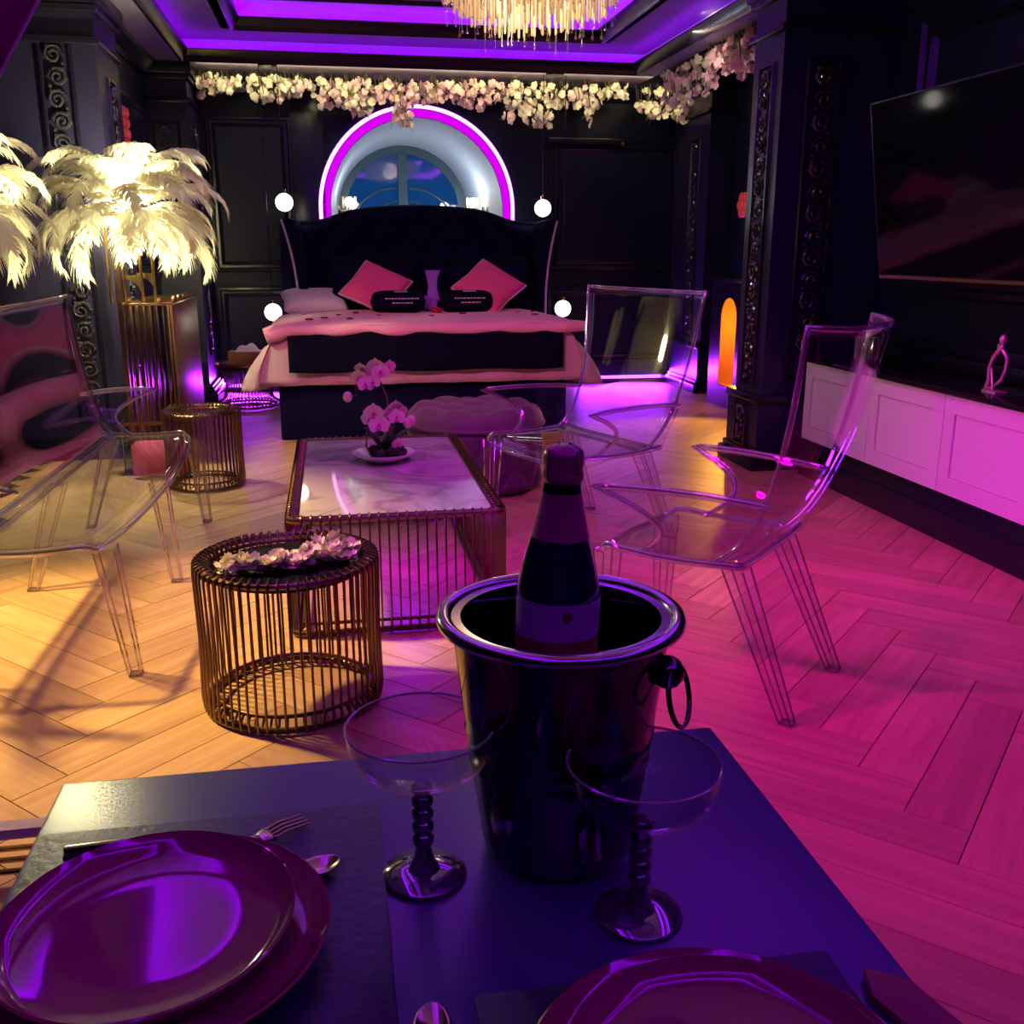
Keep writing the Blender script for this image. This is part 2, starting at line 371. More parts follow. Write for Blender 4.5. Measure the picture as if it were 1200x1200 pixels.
# window at the end of the niche
win = structroot('window_1')
wf = MB(); po, pi_ = arch_path(AX2, AZ2, R2+.01, ZB), arch_path(AX2, AZ2, R2-.075, ZB+.06); k = len(po)
for y, sgn in ((Y2-.06, 1), (Y2, -1)): wf.add([(p[0], y, p[1]) for p in po] + [(p[0], y, p[1]) for p in pi_], [(i, i+1, i+1+k, i+k) for i in range(k-1)])
wf.add([(p[0], Y2-.06, p[1]) for p in pi_] + [(p[0], Y2, p[1]) for p in pi_], [(i, i+1, i+1+k, i+k) for i in range(k-1)])
wf.build('window_frame', 'winframe', win)
MB().box(AX2-.045, AX2+.045, Y2-.07, Y2, ZB, AZ2+R2-.06).build('mullion', 'winframe', win, bevel=.008)
for sg in (-1, 1):
    a = [(AX2 + sg*.05 + sg*(R2-.12)*(1-math.cos(t*PI/2)), Y2-.045, 1.35 + .62*math.sin(t*PI/2)*(1 if True else 0)) for t in [i/14 for i in range(15)]]
    b = [(AX2 + sg*(R2-.08) - sg*(R2-.14)*(1-math.cos(t*PI/2)), Y2-.045, 1.35 + .5*math.sin(t*PI/2)) for t in [i/14 for i in range(15)]]
    MB().tube(b, .010, 6).build('glazing_bar', 'winframe', win)
    c = [(AX2 + sg*.06 + sg*.30*math.sin(t*PI/2), Y2-.045, 1.30 + .42*math.cos(t*PI/2)) for t in [i/14 for i in range(15)]]
    MB().tube(c, .008, 6).build('glazing_bar', 'winframe', win)
    q = arch_path(AX2, AZ2, R2-.07, ZB+.05)
    poly = [p for p in q if (p[0]-AX2)*sg > .04]; poly = poly + [(AX2+sg*.04, ZB+.05 if sg > 0 else AZ2+R2-.075)] if sg > 0 else poly
    zt = AZ2 + math.sqrt((R2-.07)**2 - .04**2)
    poly = [(AX2+sg*.04, ZB+.05)] + sorted([p for p in q if (p[0]-AX2)*sg > .04], key=lambda p: (p[1], abs(p[0]-AX2)*-1)) + [(AX2+sg*.04, zt)]
    MB().prism(poly, lambda p, q_, t: (p, t, q_), Y2-.03, Y2-.022).build('pane', 'pane', win, smooth=0)
struct('wall_beyond_niche', MB().box(-.4, 2.0, Y2+.005, Y2+.1, .6, 2.6), 'wall', smooth=0)

# ---- neon arch
neon = thing('neon_arch', 'glowing pink and violet neon arch framing the niche behind the bed', 'neon light', (AX, 9.27, AZ))
ap = [(-.865, 0, -.45)] + [(.865*math.cos(PI - PI*i/48), 0, .865*math.sin(PI*i/48)) for i in range(49)] + [(.865, 0, -.45)]
MB().tube(ap, .017, 8).build('neon_tube', 'neon', neon)
bd = MB(); o1, o2 = [(p[0]*.972, p[2]*.972 if p[2] > 0 else p[2]) for p in ap], [(p[0]*.90, p[2]*.90 if p[2] > 0 else p[2]) for p in ap]; k = len(o1)
for y in (.0, .022): bd.add([(p[0], y, p[1]) for p in o1] + [(p[0], y, p[1]) for p in o2], [(i, i+1, i+1+k, i+k) for i in range(k-1)])
for ring in (o1, o2): bd.add([(p[0], 0, p[1]) for p in ring] + [(p[0], .022, p[1]) for p in ring], [(i, i+1, i+1+k, i+k) for i in range(k-1)])
bd.build('light_band', 'neon_band', neon, smooth=60)

# ---- wall panel mouldings (frames) on walls
PROF = [(0, 0), (.012, .028), (.03, .03), (.042, .014), (.065, .014), (.078, .022), (.09, .004), (.095, 0)]
def panel(name, plane, c, a0, a1, b0, b1, sgn=-1, k=1.0):
    if plane == 'y': fn = lambda a, b, h: (a, c + sgn*h, b)
    else: fn = lambda a, b, h: (c + sgn*h, a, b)
    return struct(name, frame_ring(fn, a0, a1, b0, b1, [(i*k, h*k) for i, h in PROF]), 'trim', smooth=30)
panel('trim_1', 'y', 9.3, -1.0, -.27, 1.05, 2.36)
panel('trim_2', 'y', 9.3, -1.0, -.27, .18, .93)
panel('trim_3', 'y', 9.3, 2.02, 3.36, 1.05, 2.22)
panel('trim_4', 'y', 9.3, 2.02, 3.36, .18, .93)
panel('trim_5', 'x', 3.1, 2.2, 5.10, 1.0, 2.42, -1, 1.5)
panel('trim_6', 'x', -1.9, 3.0, 5.95, .98, 2.3, 1, 1.2)
panel('trim_7', 'x', -1.9, 3.0, 5.95, .18, .86, 1, 1.2)
panel('trim_8', 'x', -1.36, 7.05, 8.5, 1.05, 2.3, 1)
panel('trim_9', 'x', 3.42, 5.9, 7.1, 1.0, 2.3, -1)
struct('baseboard_back', MB().box(-1.03, -.45, 9.262, 9.3, 0, .035).box(1.95, 3.42, 9.262, 9.3, 0, .035), 'trim')
struct('baseboard_right', MB().box(3.02, 3.1, 2.2, 5.3, .69, .73).box(3.05, 3.1, 2.2, 5.3, .73, .79), 'trim', bevel=.008)
struct('baseboard_left', MB().box(-1.9, -1.87, -1, 6.3, 0, .15), 'trim', bevel=.006)

# ---- pillars with carved strips
def carving(w_, h, step=.115):
    """relief of alternating scrolls and beads on the plane x-z, sticking out to -y"""
    mb = MB(); n = max(2, int(round(h / step))); st = h / n; r0 = min(w_*.42, st*.46)
    for i in range(n):
        sg = 1 if i % 2 else -1; cz = (i + .5) * st
        pts = []; rr = []
        for t in range(19):
            a = t / 18; th = a * 3.6 * PI; r = r0 * (1 - .86*a)
            pts.append((sg*(r*math.cos(th) - r0*.12), -.010 - .012*a, cz + r*math.sin(th))); rr.append(.011*(1 - .45*a))
        mb.tube(pts, rr, 5)
        mb.sphere((-sg*w_*.27, -.012, cz + st*.36), .014, 6); mb.sphere((sg*w_*.30, -.012, cz - st*.38), .011, 6)
        mb.sphere((-sg*w_*.36, -.010, cz - st*.05), .012, 6)
    return mb
def pillar(name, x0, x1, y0, y1, faces, ped=.0, plinth=.07):
    root = structroot(name)
    sh = MB().box(x0, x1, y0, y1, ped, ZC)
    sh.build('shaft', 'pillar', root, smooth=0)
    MB().box(x0-.03, x1+.03, y0-.03, y1+.03, ZC-.30, ZC-.26).box(x0-.05, x1+.05, y0-.05, y1+.05, ZC-.09, ZC-.002).box(x0-.03, x1+.03, y0-.03, y1+.03, ZC-.13, ZC-.09).build('capital', 'trim', root, bevel=.012)
    if ped:
        MB().box(x0-.03, x1+.03, y0-.03, y1+.03, 0, ped-.03).build('pedestal', 'pillar', root, smooth=0)
        MB().box(x0-.05, x1+.05, y0-.05, y1+.05, ped-.03, ped+.015).build('pedestal_cap', 'trim', root, bevel=.012)
    p = plinth
    MB().box(x0-p, x1+p, y0-p, y1+p, 0, .08).box(x0-p*.7, x1+p*.7, y0-p*.7, y1+p*.7, .08, .115).box(x0-p*.45, x1+p*.45, y0-p*.45, y1+p*.45, .115, .14).build('plinth', 'trim', root, bevel=.012)
    for (side, c, w_, z0, z1, out) in faces:
        mb = carving(w_, z1 - z0)
        fr = frame_ring(lambda a, b, h: (a, -h, b), -w_*.72, w_*.72, -.03, z1-z0+.03, [(0, 0), (.006, .016), (.018, .016), (.024, .004)])
        if side == 'y': m = Matrix.Translation((c, out, z0))
        elif side == '-x': m = Matrix.Translation((out, c, z0)) @ Matrix.Rotation(-PI/2, 4, 'Z')
        else: m = Matrix.Translation((out, c, z0)) @ Matrix.Rotation(PI/2, 4, 'Z')
        mb.xf(m).build('carved_strip', 'carve', root); fr.xf(m).build('strip_frame', 'trim', root)
    return root
pillar('pillar_right_near', 2.42, 3.1, 5.30, 5.68, [('-x', 5.49, .14, .50, 2.2, 2.42), ('-x', 5.49, .12, .14, .36, 2.39), ('y', 2.66, .14, .55, 2.2, 5.30)], ped=.42)
pillar('pillar_right_far', 3.22, 3.45, 8.40, 9.28, [('-x', 8.72, .16, .50, 2.15, 3.22)], ped=.42)
pillar('pillar_left_near', -1.95, -1.24, 6.33, 6.95, [('y', -1.46, .13, .25, 2.36, 6.33), ('x', 6.66, .15, .3, 2.2, -1.24)])
pillar('pillar_left_far', -1.45, -1.04, 8.62, 9.28, [('y', -1.22, .15, 1.1, 2.2, 8.62), ('x', 8.9, .16, .4, 2.2, -1.04)])

# ---- right recess: fireplace-like box with the amber arched niche
fb = structroot('wall_amber_niche')
bx = MB(); X0, X1, Ya, Yb = 3.12, 3.42, 7.28, 7.92
ny0, ny1, nz0, nzs, nr = 7.38, 7.70, .17, .72, .16
cyy = (ny0+ny1)/2
bx.box(X0, X1, Ya, ny0, 0, 1.0).box(X0, X1, ny1, Yb, 0, 1.0).box(X0, X1, ny0, ny1, 0, nz0)
pts = [(cyy + nr*math.cos(PI*i/16), nzs + nr*math.sin(PI*i/16)) for i in range(17)]
for i in range(16):
    (ya, za), (yb, zb) = pts[i], pts[i+1]
    bx.add([(X0,ya,za),(X0,yb,zb),(X0,yb,1.0),(X0,ya,1.0)], [(0,1,2,3)])
bx.add([(X0,ny0,1.0),(X1,ny0,1.0),(X1,ny1,1.0),(X0,ny1,1.0)], [(0,1,2,3)])
bx.build('surround', 'trim', fb, smooth=0)
MB().box(X0-.03, X1, Ya-.03, Yb+.03, 1.0, 1.03).build('mantel', 'trim', fb, bevel=.006)
an = MB(); q = [(ny1, nz0)] + pts[:] + [(ny0, nz0)]; q = [(ny1, nz0), (ny1, nzs)] + pts[1:-1] + [(ny0, nzs), (ny0, nz0)]; q = [(cyy + (p[0]-cyy)*.965, nz0+.006 + (p[1]-nz0)*.985) for p in q]; k = len(q)
an.add([(X0+.001, p[0], p[1]) for p in q] + [(X1-.02, p[0], p[1]) for p in q], [(i, (i+1)%k, (i+1)%k+k, i+k) for i in range(k)] + [tuple(range(k, 2*k))])
an.build('niche_lining', 'amber', fb, smooth=60)
light('POINT', 'amber_niche_lamp', (3.22, 7.45, .62), (1.0, .40, .04), 3.2, .03)
light('SPOT', 'amber_niche_spill', (3.12, 7.42, .80), (1.0, .46, .03), 110, .05, (2.25, 6.35, 0), 66, .7)

# ---- ceiling: soffit with two stepped, LED-lit trays
def soffit_with_holes(x0, x1, y0, y1, holes, z, zt):
    mb = MB(); ys = sorted({y0, y1, *[h[2] for h in holes], *[h[3] for h in holes]})
    for a, b in zip(ys, ys[1:]):
        hs = [h for h in holes if h[2] <= a and h[3] >= b]
        xs = [x0] + [v for h in hs for v in (h[0], h[1])] + [x1]
        for i in range(0, len(xs), 2): mb.box(xs[i], xs[i+1], a, b, z, zt)
    return mb
HB = (-1.02, 2.56, 5.50, 8.42)       # tray above the bed
HL = (-.80, 2.30, -1.10, 4.30)        # tray above the sitting area
struct('ceiling', soffit_with_holes(-2.05, 2.80, -1.75, 9.3, [HB, HL], ZC, ZC+.05), 'soffit', smooth=0)
struct('ceiling_right', MB().box(2.8, 3.55, -1.75, 5.75, ZC-.002, ZC+.05).box(2.8, 3.55, 5.75, 9.3, ZC+.12, ZC+.17).box(2.78, 2.80, 5.7, 9.3, ZC, ZC+.17), 'wall', smooth=0)
def tray(i, H_, lm, um='soffit'):
    x0, x1, y0, y1 = H_
    A = .15; B = .42
    fn = lambda a, b, h: (a, b, ZC + h)
    root = structroot('ceiling_tray_%d' % i)
    r = MB()
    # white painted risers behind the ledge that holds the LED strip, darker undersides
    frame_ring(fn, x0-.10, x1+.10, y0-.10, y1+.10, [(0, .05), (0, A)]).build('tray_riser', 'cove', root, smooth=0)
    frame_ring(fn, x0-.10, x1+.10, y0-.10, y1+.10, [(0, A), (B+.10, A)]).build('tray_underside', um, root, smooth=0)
    x2, x3, y2, y3 = x0+B, x1-B, y0+B, y1-B
    r2 = frame_ring(fn, x2-.10, x3+.10, y2-.10, y3+.10, [(0, A+.045), (0, A+.15), (.36, A+.15), (.36, A+.22)])
    r2.add([fn(x2+.26, y2+.26, A+.22), fn(x3-.26, y2+.26, A+.22), fn(x3-.26, y3-.26, A+.22), fn(x2+.26, y3-.26, A+.22)], [(0,1,2,3)])
    r2.build('tray_top', 'cove', root, smooth=0)
    frame_ring(fn, x2-.10, x3+.10, y2-.10, y3+.10, [(0, A), (.10, A), (.10, A+.045), (0, A+.045), (0, A)]).build('tray_ledge', 'soffit', root, smooth=0)
    for (p, h) in (((x0, x1, y0, y1), 0), ((x2, x3, y2, y3), A)):
        frame_ring(fn, p[0]-.035, p[1]+.035, p[2]-.035, p[3]+.035, [(0, h-.001), (.006, h-.022), (.03, h-.028), (.045, h-.012), (.058, h+.012), (.072, h+.03), (.078, h+.058), (.07, h+.062), (.05, h+.06), (.035, h+.05)]).build('crown_moulding', 'trim', root, smooth=30)
        frame_ring(fn, p[0]-.005, p[1]+.005, p[2]-.005, p[3]+.005, [(0, h+.052), (-.03, h+.052), (-.03, h+.064), (0, h+.064), (0, h+.052)]).build('led_strip', lm, root, smooth=0)
    frame_ring(fn, x2+.24, x3-.24, y2+.24, y3-.24, [(0, A+.149), (.01, A+.125), (.05, A+.12), (.07, A+.15)]).build('crown_moulding', 'trim', root, smooth=30)
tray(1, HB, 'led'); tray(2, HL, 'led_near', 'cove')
# cornices along walls
def cornice(name, fn, a, b):
    pr = [(0, -.12), (.02, -.12), (.03, -.08), (.06, -.05), (.10, -.03), (.11, 0), (0, 0)]
    return struct(name, MB().prism(pr, fn, a, b), 'trim', smooth=30)
cornice('trim_10', lambda p, q, t: (t, 9.3-p, ZC+q), -1.04, 3.2)
cornice('trim_11', lambda p, q, t: (-1.36+p, t, ZC+q), 6.95, 8.62)
cornice('trim_12', lambda p, q, t: (-1.9+p, t, ZC+q), -1.6, 6.33)
cornice('trim_13', lambda p, q, t: (3.1-p, t, ZC+q), -1.6, 5.3)
struct('trim_14', MB().box(-.28, 0, 9.27, 9.3, 0, ZC), 'trim', bevel=.005)
# LED strip along the foot of the back wall
for nm_, x0, x1 in (('left', -1.02, -.5), ('right', 2.0, 3.30)):
    o = MB().box(x0, x1, 9.235, 9.258, .035, .060).build('led_strip', 'led_floor', smooth=0)
    tag(o, 'violet light strip along the foot of the back wall, %s of the bed' % ('to the left' if nm_ == 'left' else 'to the right'), 'light strip', 'light strips at the foot of the back wall')
light('AREA', 'violet_floor_light_right', (2.65, 9.22, .10), (.34, .02, 1), 60, sx=1.2, sy=.08, target=(2.2, 7.4, 0))
light('AREA', 'violet_floor_light_left', (-.75, 9.22, .10), (.42, .02, 1), 26, sx=.5, sy=.06, target=(-.7, 7.8, 0))

# ================================================================== BED
bed = thing('bed', 'large navy velvet bed with a winged headboard under the glowing arch', 'bed', (.62, 7.7, 0))
def L(p): return (p[0]-.62, p[1]-7.7, p[2])
def lmb(mb): mb.v = [L(p) for p in mb.v]; return mb
lmb(MB().box(-.37, 1.60, 6.70, 8.66, .0, .37)).build('divan_base', 'velvet', bed, bevel=.02)
lmb(MB().box(-.33, 1.56, 6.76, 8.60, .37, .66)).build('mattress', 'white_fabric', bed, bevel=.05)
HX0, HX1 = -.42, 1.93; HC = (HX0+HX1)/2
def hb_top(x):
    a = abs(x - HC); 
    return 1.455 + .135*(1/(1+math.exp((a-.72)/.07)))*(.55+.45*math.cos(min(1, a/.8)*PI/2))
def tuft(a, b, sx, sz):
    """diamond tufting: 0 at buttons, 1 on the puffs"""
    u, v_ = a/sx + b/sz, a/sx - b/sz
    return (abs(math.sin(PI*u))*abs(math.sin(PI*v_)))**.5
def hb(i, j):
    x = HX0+.10 + i*(HX1-HX0-.20); zt = hb_top(x); z = .35 + j*(zt-.35)
    edge = max(0, min(1, (zt - z)/.05))
    return L((x, 8.60 - .055*tuft(x - HC, z, .30, .30)*edge**.5 - .02*edge, z))
hm = MB().grid(hb, 120, 66)
hm.grid(lambda i, j: L((HX0+.02 + i*(HX1-HX0-.04), 8.72, .35 + j*(hb_top(HX0+.02+i*(HX1-HX0-.04))-.35))), 40, 1)
hm.grid(lambda i, j: L((HX0+.10 + i*(HX1-HX0-.20), 8.585+.137*j, hb_top(HX0+.10 + i*(HX1-HX0-.20))+.02*math.sin(PI*j))), 60, 4)
head = hm.build('headboard', 'velvet', bed, smooth=70)
for sg in (-1, 1):
    xb = HC + sg*(HX1-HC-.10)
    def prof_w(j): return .34 + j*(1.475-.34)
    def bow(j): return .075*math.sin(PI*(.15+.85*j)*1.15) if j < 1 else 0
    def front(j):
        z = prof_w(j); s_ = (j-.55)
        return (HC + sg*(HX1-HC-.215 + .070*j**3 - .04*math.sin(PI*j)), 8.22 - .05*math.sin(PI*j), z)
    def wing(i, j):
        f = front(j); b = (HC + sg*(HX1-HC-.17), 8.60, f[2]); t = i
        return L((f[0]*(1-t)+b[0]*t - sg*.04*math.sin(PI*t), f[1]*(1-t)+b[1]*t, f[2] - (.02*t if j == 1 else 0)))
    def wing_o(i, j):
        p = wing(i, j); return (p[0]+sg*.08, p[1]+.02, p[2])
    wm = MB().grid(wing, 8, 24).grid(wing_o, 8, 24)
    wm.grid(lambda i, j: tuple(Vector(wing(0, j))*(1-i) + Vector(wing_o(0, j))*i + Vector((0, -.02*math.sin(PI*i), 0))), 4, 24)
    wm.grid(lambda i, j: tuple(Vector(wing(j, 1))*(1-i) + Vector(wing_o(j, 1))*i + Vector((0, 0, .015*math.sin(PI*i)))), 4, 8)
    wo = wm.build('headboard_wing', 'velvet', bed, smooth=60)
    MB().tube([tuple(Vector(wing_o(0, j/24)) + Vector((0, -.006, 0))) for j in range(25)], .010, 6).build('piping', 'piping', wo)
bt = MB()
for a in range(-4, 5):
    for b in range(3, 11):
        if (a + b) % 2: continue
        x = HC + a*.15*1.0; z = b*.15
        if z < hb_top(x) - .08 and abs(x-HC) < .98: bt.sphere(L((x, 8.575, z)), .014, 6, (1, .5, 1))
bt.build('button', 'velvet', head)

def drape(x0, x1, y0, y1, z, dl, dr, df, seed, amp=.025, r=.05, nu=60, nv=50, off=0, flare=0.0):
    """cloth on a box top: hangs dl/dr over the left/right and df over the front (y0)"""
    rnd = random.Random(seed); ph = [rnd.uniform(0, 6.28) for _ in range(4)]
    def fn(i, j):
        s = -dl + i*(x1-x0+dl+dr); t = -df + j*(y1-y0+df)
        ox = min(0, s) + max(0, s-(x1-x0)); oy = min(0, t)
        x = x0 + min(max(s, 0), x1-x0); y = y0 + max(t, 0)
        d = min(math.hypot(ox, oy), max(dl, dr, df))
        nx = -1 if ox < 0 else (1 if ox > 0 else 0)
        fl = 1 - math.exp(-d/.06); per = (y if nx else x)
        wv = amp*fl*(math.sin(per*17+ph[0]) + .6*math.sin(per*29+ph[1]))*min(1, d/.2)
        both = 1 if (ox and oy) else 0
        px = x + nx*(flare*min(1, d/.34) + r*.6*fl + wv*abs(nx) + off + .10*both*min(1, abs(oy)/.3)) 
        py = y - (1 if oy < 0 else 0)*(r*.5*fl + off + (wv*.4 if not nx else .05*min(1, abs(ox)/.2)))
        pz = z + off - d*(1 if d > .02 else .5) + .006*math.sin(x*9+ph[2])*math.sin(y*7+ph[3])
        return (px, py, pz)
    return MB().grid(fn, nu, nv)
dv = drape(-.36, 1.59, 6.68, 8.45, .71, .36, .36, .335, 3, flare=.07)
lmb(dv).build('duvet', 'duvet', bed, smooth=80, solid=.02)
rn = drape(-.29, 1.55, 6.645, 7.5, .73, .0, .0, .285, 5, amp=.004, off=.02, nu=50, nv=40)
rv = MB(); 
o = lmb(rn).build('bed_runner', 'black_fabric', None, smooth=80, solid=.014); o.location = (.62, 7.7, 0)
tag(o, 'black runner draped across the front of the bed', 'bed runner')
bl = thing('blanket', 'pink folded blanket with a rolled edge on top of the bed', 'blanket', (.62, 7.2, .76))
def bf(i, j):
    x = -.40 + i*2.09; y = 6.64 + j*1.30; e = min(1, min(i, 1-i)*8)
    return (x-.62, y-7.2, .775 - .76 + .008*math.sin(x*6)*math.sin(y*5) - .03*(1-e)**2 - (.0 if j > .05 else .012))
MB().grid(bf, 50, 24).build('blanket_top', 'blanket', bl, smooth=80, solid=.02)
roll = []
MB().tube([(-.43 + 2.13*i/50 - .62, 6.625-7.2 + .008*math.sin(i*.9), .738-.76 + .006*math.sin(i*.55) - (.035*(1-i/6)**2 if i < 6 else 0)) for i in range(51)], [.036 + .006*math.sin(i*.7) + (.016 if i < 3 else 0) for i in range(51)], 10).build('rolled_edge', 'blanket', bl, smooth=80)

def cushion(name, label, cat, w_, h_, th, mat, loc, rot, group=None, parts=None, corner=.0):
    def fn(sgn):
        def f(i, j):
            a, b = 2*i-1, 2*j-1
            e = max(0, (1-abs(a)**4)*(1-abs(b)**4))**.45
            p = 1 - .06*(1-abs(a))*abs(b)**2; q = 1 - .06*(1-abs(b))*abs(a)**2
            return (a*w_/2*q, sgn*th/2*e, b*h_/2*p)
        return f
    o = MB().grid(fn(1), 22, 22).grid(fn(-1), 22, 22).build(name, mat, smooth=80)
    o.location = loc; o.rotation_mode = 'YXZ'; o.rotation_euler = rot; tag(o, label, cat, group)
    ed = [];
    for t in range(80):
        q = t/80*4; k_ = int(q); f_ = q-k_
        i, j = [(f_, 0), (1, f_), (1-f_, 1), (0, 1-f_)][k_]; ed.append(fn(1)(i, j))
    if parts: MB().tube(ed, .008, 5, closed=True).build('seam_cord', parts, o)
    return o
R = math.radians
cushion('pillow', 'large black pillow against the headboard, on the left half of the bed', 'pillow', .74, .46, .20, 'black_fabric', (.36, 8.36, .97), (R(-18), 0, 0))
cushion('pillow', 'large black pillow against the headboard, on the right half of the bed', 'pillow', .74, .46, .20, 'black_fabric', (1.33, 8.36, .97), (R(-18), 0, 0))
cushion('pillow', 'low black pillow leaning in front of the left large black pillow', 'pillow', .66, .38, .16, 'velvet', (.33, 8.12, .95), (R(-20), R(2), 0))
cushion('pillow', 'low black pillow leaning in front of the right large black pillow', 'pillow', .66, .38, .16, 'velvet', (1.30, 8.12, .95), (R(-20), R(-2), 0))
cushion('pillow', 'white pillow lying flat at the left side of the bed', 'pillow', .50, .40, .15, 'white_fabric', (-.13, 8.12, .85), (R(-74), 0, R(6)))
cushion('cushion', 'pink square cushion standing on its corner, left of the two', 'cushion', .41, .41, .13, 'pinkcushion', (.345, 7.78, .965), (R(-46), R(33), 0), parts='seam')
cushion('cushion', 'pink square cushion standing on its corner, right of the two', 'cushion', .42, .42, .13, 'pinkcushion', (1.22, 7.78, .965), (R(-46), R(43), 0), parts='seam')
def bolster(x, label):
    t = thing('bolster_cushion', label, 'cushion', (x, 7.62, .865))
    def f(i, j):
        q = 2*PI*j; a = 2*i-1; e = (max(0, 1-abs(a)**5))**.4
        return (a*.21, .09*math.cos(q)*e, .085*math.sin(q)*e)
    MB().grid(f, 24, 20).build('cover', 'black_fabric', t, smooth=80)
    tx = MB()
    rnd = random.Random(int(x*100))
    for row, (z, a, b) in enumerate(((.024, -.10, .14), (-.008, -.05, .09))):
        x_ = a
        while x_ < b:
            l = rnd.uniform(.010, .026); yy = -math.sqrt(max(0, .091**2*(1-(z/.086)**2))) - .001 + .03*abs(x_/.21)**5
            tx.box(x_, x_+l, yy-.002, yy+.002, z, z+.008); x_ += l + .007
    tx.build('embroidered_text', 'print', t, smooth=0)
    MB().grid(lambda i, j: (-.03+i*.10, -.05+j*.04, .076+.004*j), 2, 2).build('satin_patch', 'seam', t, solid=.006)
bolster(.50, 'black oval cushion with pale embroidered text lines, before the left pink cushion')
bolster(1.02, 'black oval cushion with pale embroidered text lines, before the right pink cushion')
sm = MB()
sm.grid(lambda i, j: (.66 + .16*i, 7.85 - .03*math.sin(i*6), .79 + .10*j + .01*math.sin(i*5)), 8, 6)
sm.grid(lambda i, j: (.76 + (.07+.05*abs(2*j-1)**1.5)*(i) - .02*abs(2*j-1), 7.90 + .05*j, .85 + .24*j), 8, 10)
tag(sm.build('purple_infill', 'purple_finish', smooth=80, solid=.012), 'purple L-shaped sash draped between the two pink cushions', 'infill')  # L-shaped purple sheet filling the gap between the cushions
rs = thing('rose', 'dark red rose lying between the two oval cushions', 'rose', (.78, 7.52, .80))
rm = MB()
for k_ in range(4):
    rr = .016 + .010*k_
    for a in range(3 + k_):
        q = a*2*PI/(3+k_) + k_*.7
        rm.grid(lambda i, j: (math.cos(q+(i-.5)*1.5)*rr*(.6+.5*j), math.sin(q+(i-.5)*1.5)*rr*(.6+.5*j), -.02+.05*j-.004*k_), 3, 3)
rm.build('rose_head', 'rose', rs, smooth=80, solid=.003); MB().tube([(0,0,-.02),(.05,.03,-.025),(.12,.08,-.03)], .003, 5).build('rose_stem', 'stem', rs)
pt = MB().grid(lambda i, j: ((i-.5)*.045*(1-.5*(2*j-1)**2), (j-.5)*.05, .010*((2*i-1)**2)), 3, 3).mesh('petal', 'petal', smooth=80)
for i, (x, y) in enumerate([(-.20,7.4),(-.05,7.0),(.05,7.3),(.12,6.9),(.18,7.55),(.33,7.2),(.95,7.3),(1.38,7.4),(1.45,7.1),(1.52,7.5),(.70,7.1),(-.15,6.85)]):
    o = bpy.data.objects.new('rose_petal', pt); C.objects.link(o); o.location = (x, y, .789); o.rotation_euler = (0, 0, i*1.3)
    tag(o, 'small dark red rose petal scattered loose on the pink blanket', 'petal', 'rose petals on the blanket')

# ---- pendants beside the bed: two globes each
def pendant(xu, xl, zu, zl, side):
    t = thing('pendant_lamp', 'twin opal globe pendant hanging %s of the bed on thin cords' % side, 'pendant lamp', ((xu+xl)/2, 8.5, ZC), 0, 'globe pendants by the bed')
    dx = (xu-xl)/2
    y0 = -.14
    MB().lathe([(.0, .0), (.075, .0), (.075, -.035), (.0, -.035)], 20, (0, y0*0, .0)).build('canopy', 'trim', t)
    for x, z in ((dx, zu), (-dx, zl)):
        MB().tube([(x, 0, -.03), (x, 0, z-ZC+.08)], .0035, 5).build('cord', 'trim', t)
        gl = MB().sphere((x, 0, z-ZC), .070, 20).build('globe', 'globe', t, smooth=80)
        MB().lathe([(.0, .10), (.018, .10), (.018, .072), (.0, .072)], 10, (x, 0, z-ZC)).build('socket', 'goldb', gl)
pendant(-.335, -.475, 1.615, .745, 'left')
pendant(1.800, 1.985, 1.585, .75, 'right')

# ---- sconces in the niche
def sconce(x, y, sg, label, flip):
    t = thing('wall_sconce', label, 'wall lamp', (x, y, 1.60), 0, 'gold sconces in the niche')
    MB().lathe([(0, 0), (.05, 0), (.05, .02), (0, .02)], 16).xf(Matrix.Rotation(-sg*PI/2, 4, 'Y')).build('backplate', 'goldb', t)
    MB().tube([(0, 0, 0), (-sg*.09, -.01, 0), (-sg*.11, -.02, .06)], .008, 6).build('arm', 'goldb', t)
    MB().tube([(-sg*.05, -.02, -.03), (-sg*.22, -.06, -.06)], .006, 6).build('arm', 'goldb', t)
    b = MB().sphere((-sg*.11, -.02, .08), .045, 14).build('bulb', 'sconce', t, smooth=80)
    for a in range(10):
        q = a*2*PI/10
        MB().box(-.004, .004, -.004, .004, -.05, .05).xf(Matrix.Translation((-sg*.11 + .062*math.cos(q), -.02+.062*math.sin(q), .08))).build('crystal', 'crystal', b, smooth=0)
sconce(.105, 9.85, -1, 'gold sconce with a glowing bulb on the left side of the niche', 0)
sconce(1.50, 9.80, 1, 'gold sconce with a glowing bulb on the right side of the niche', 1)
light('POINT', 'niche_lamp_left', (.30, 9.85, 1.70), (.80, .90, 1.0), 4.5, .05)
light('POINT', 'niche_lamp_right', (1.28, 9.85, 1.70), (.80, .90, 1.0), 6.5, .05)

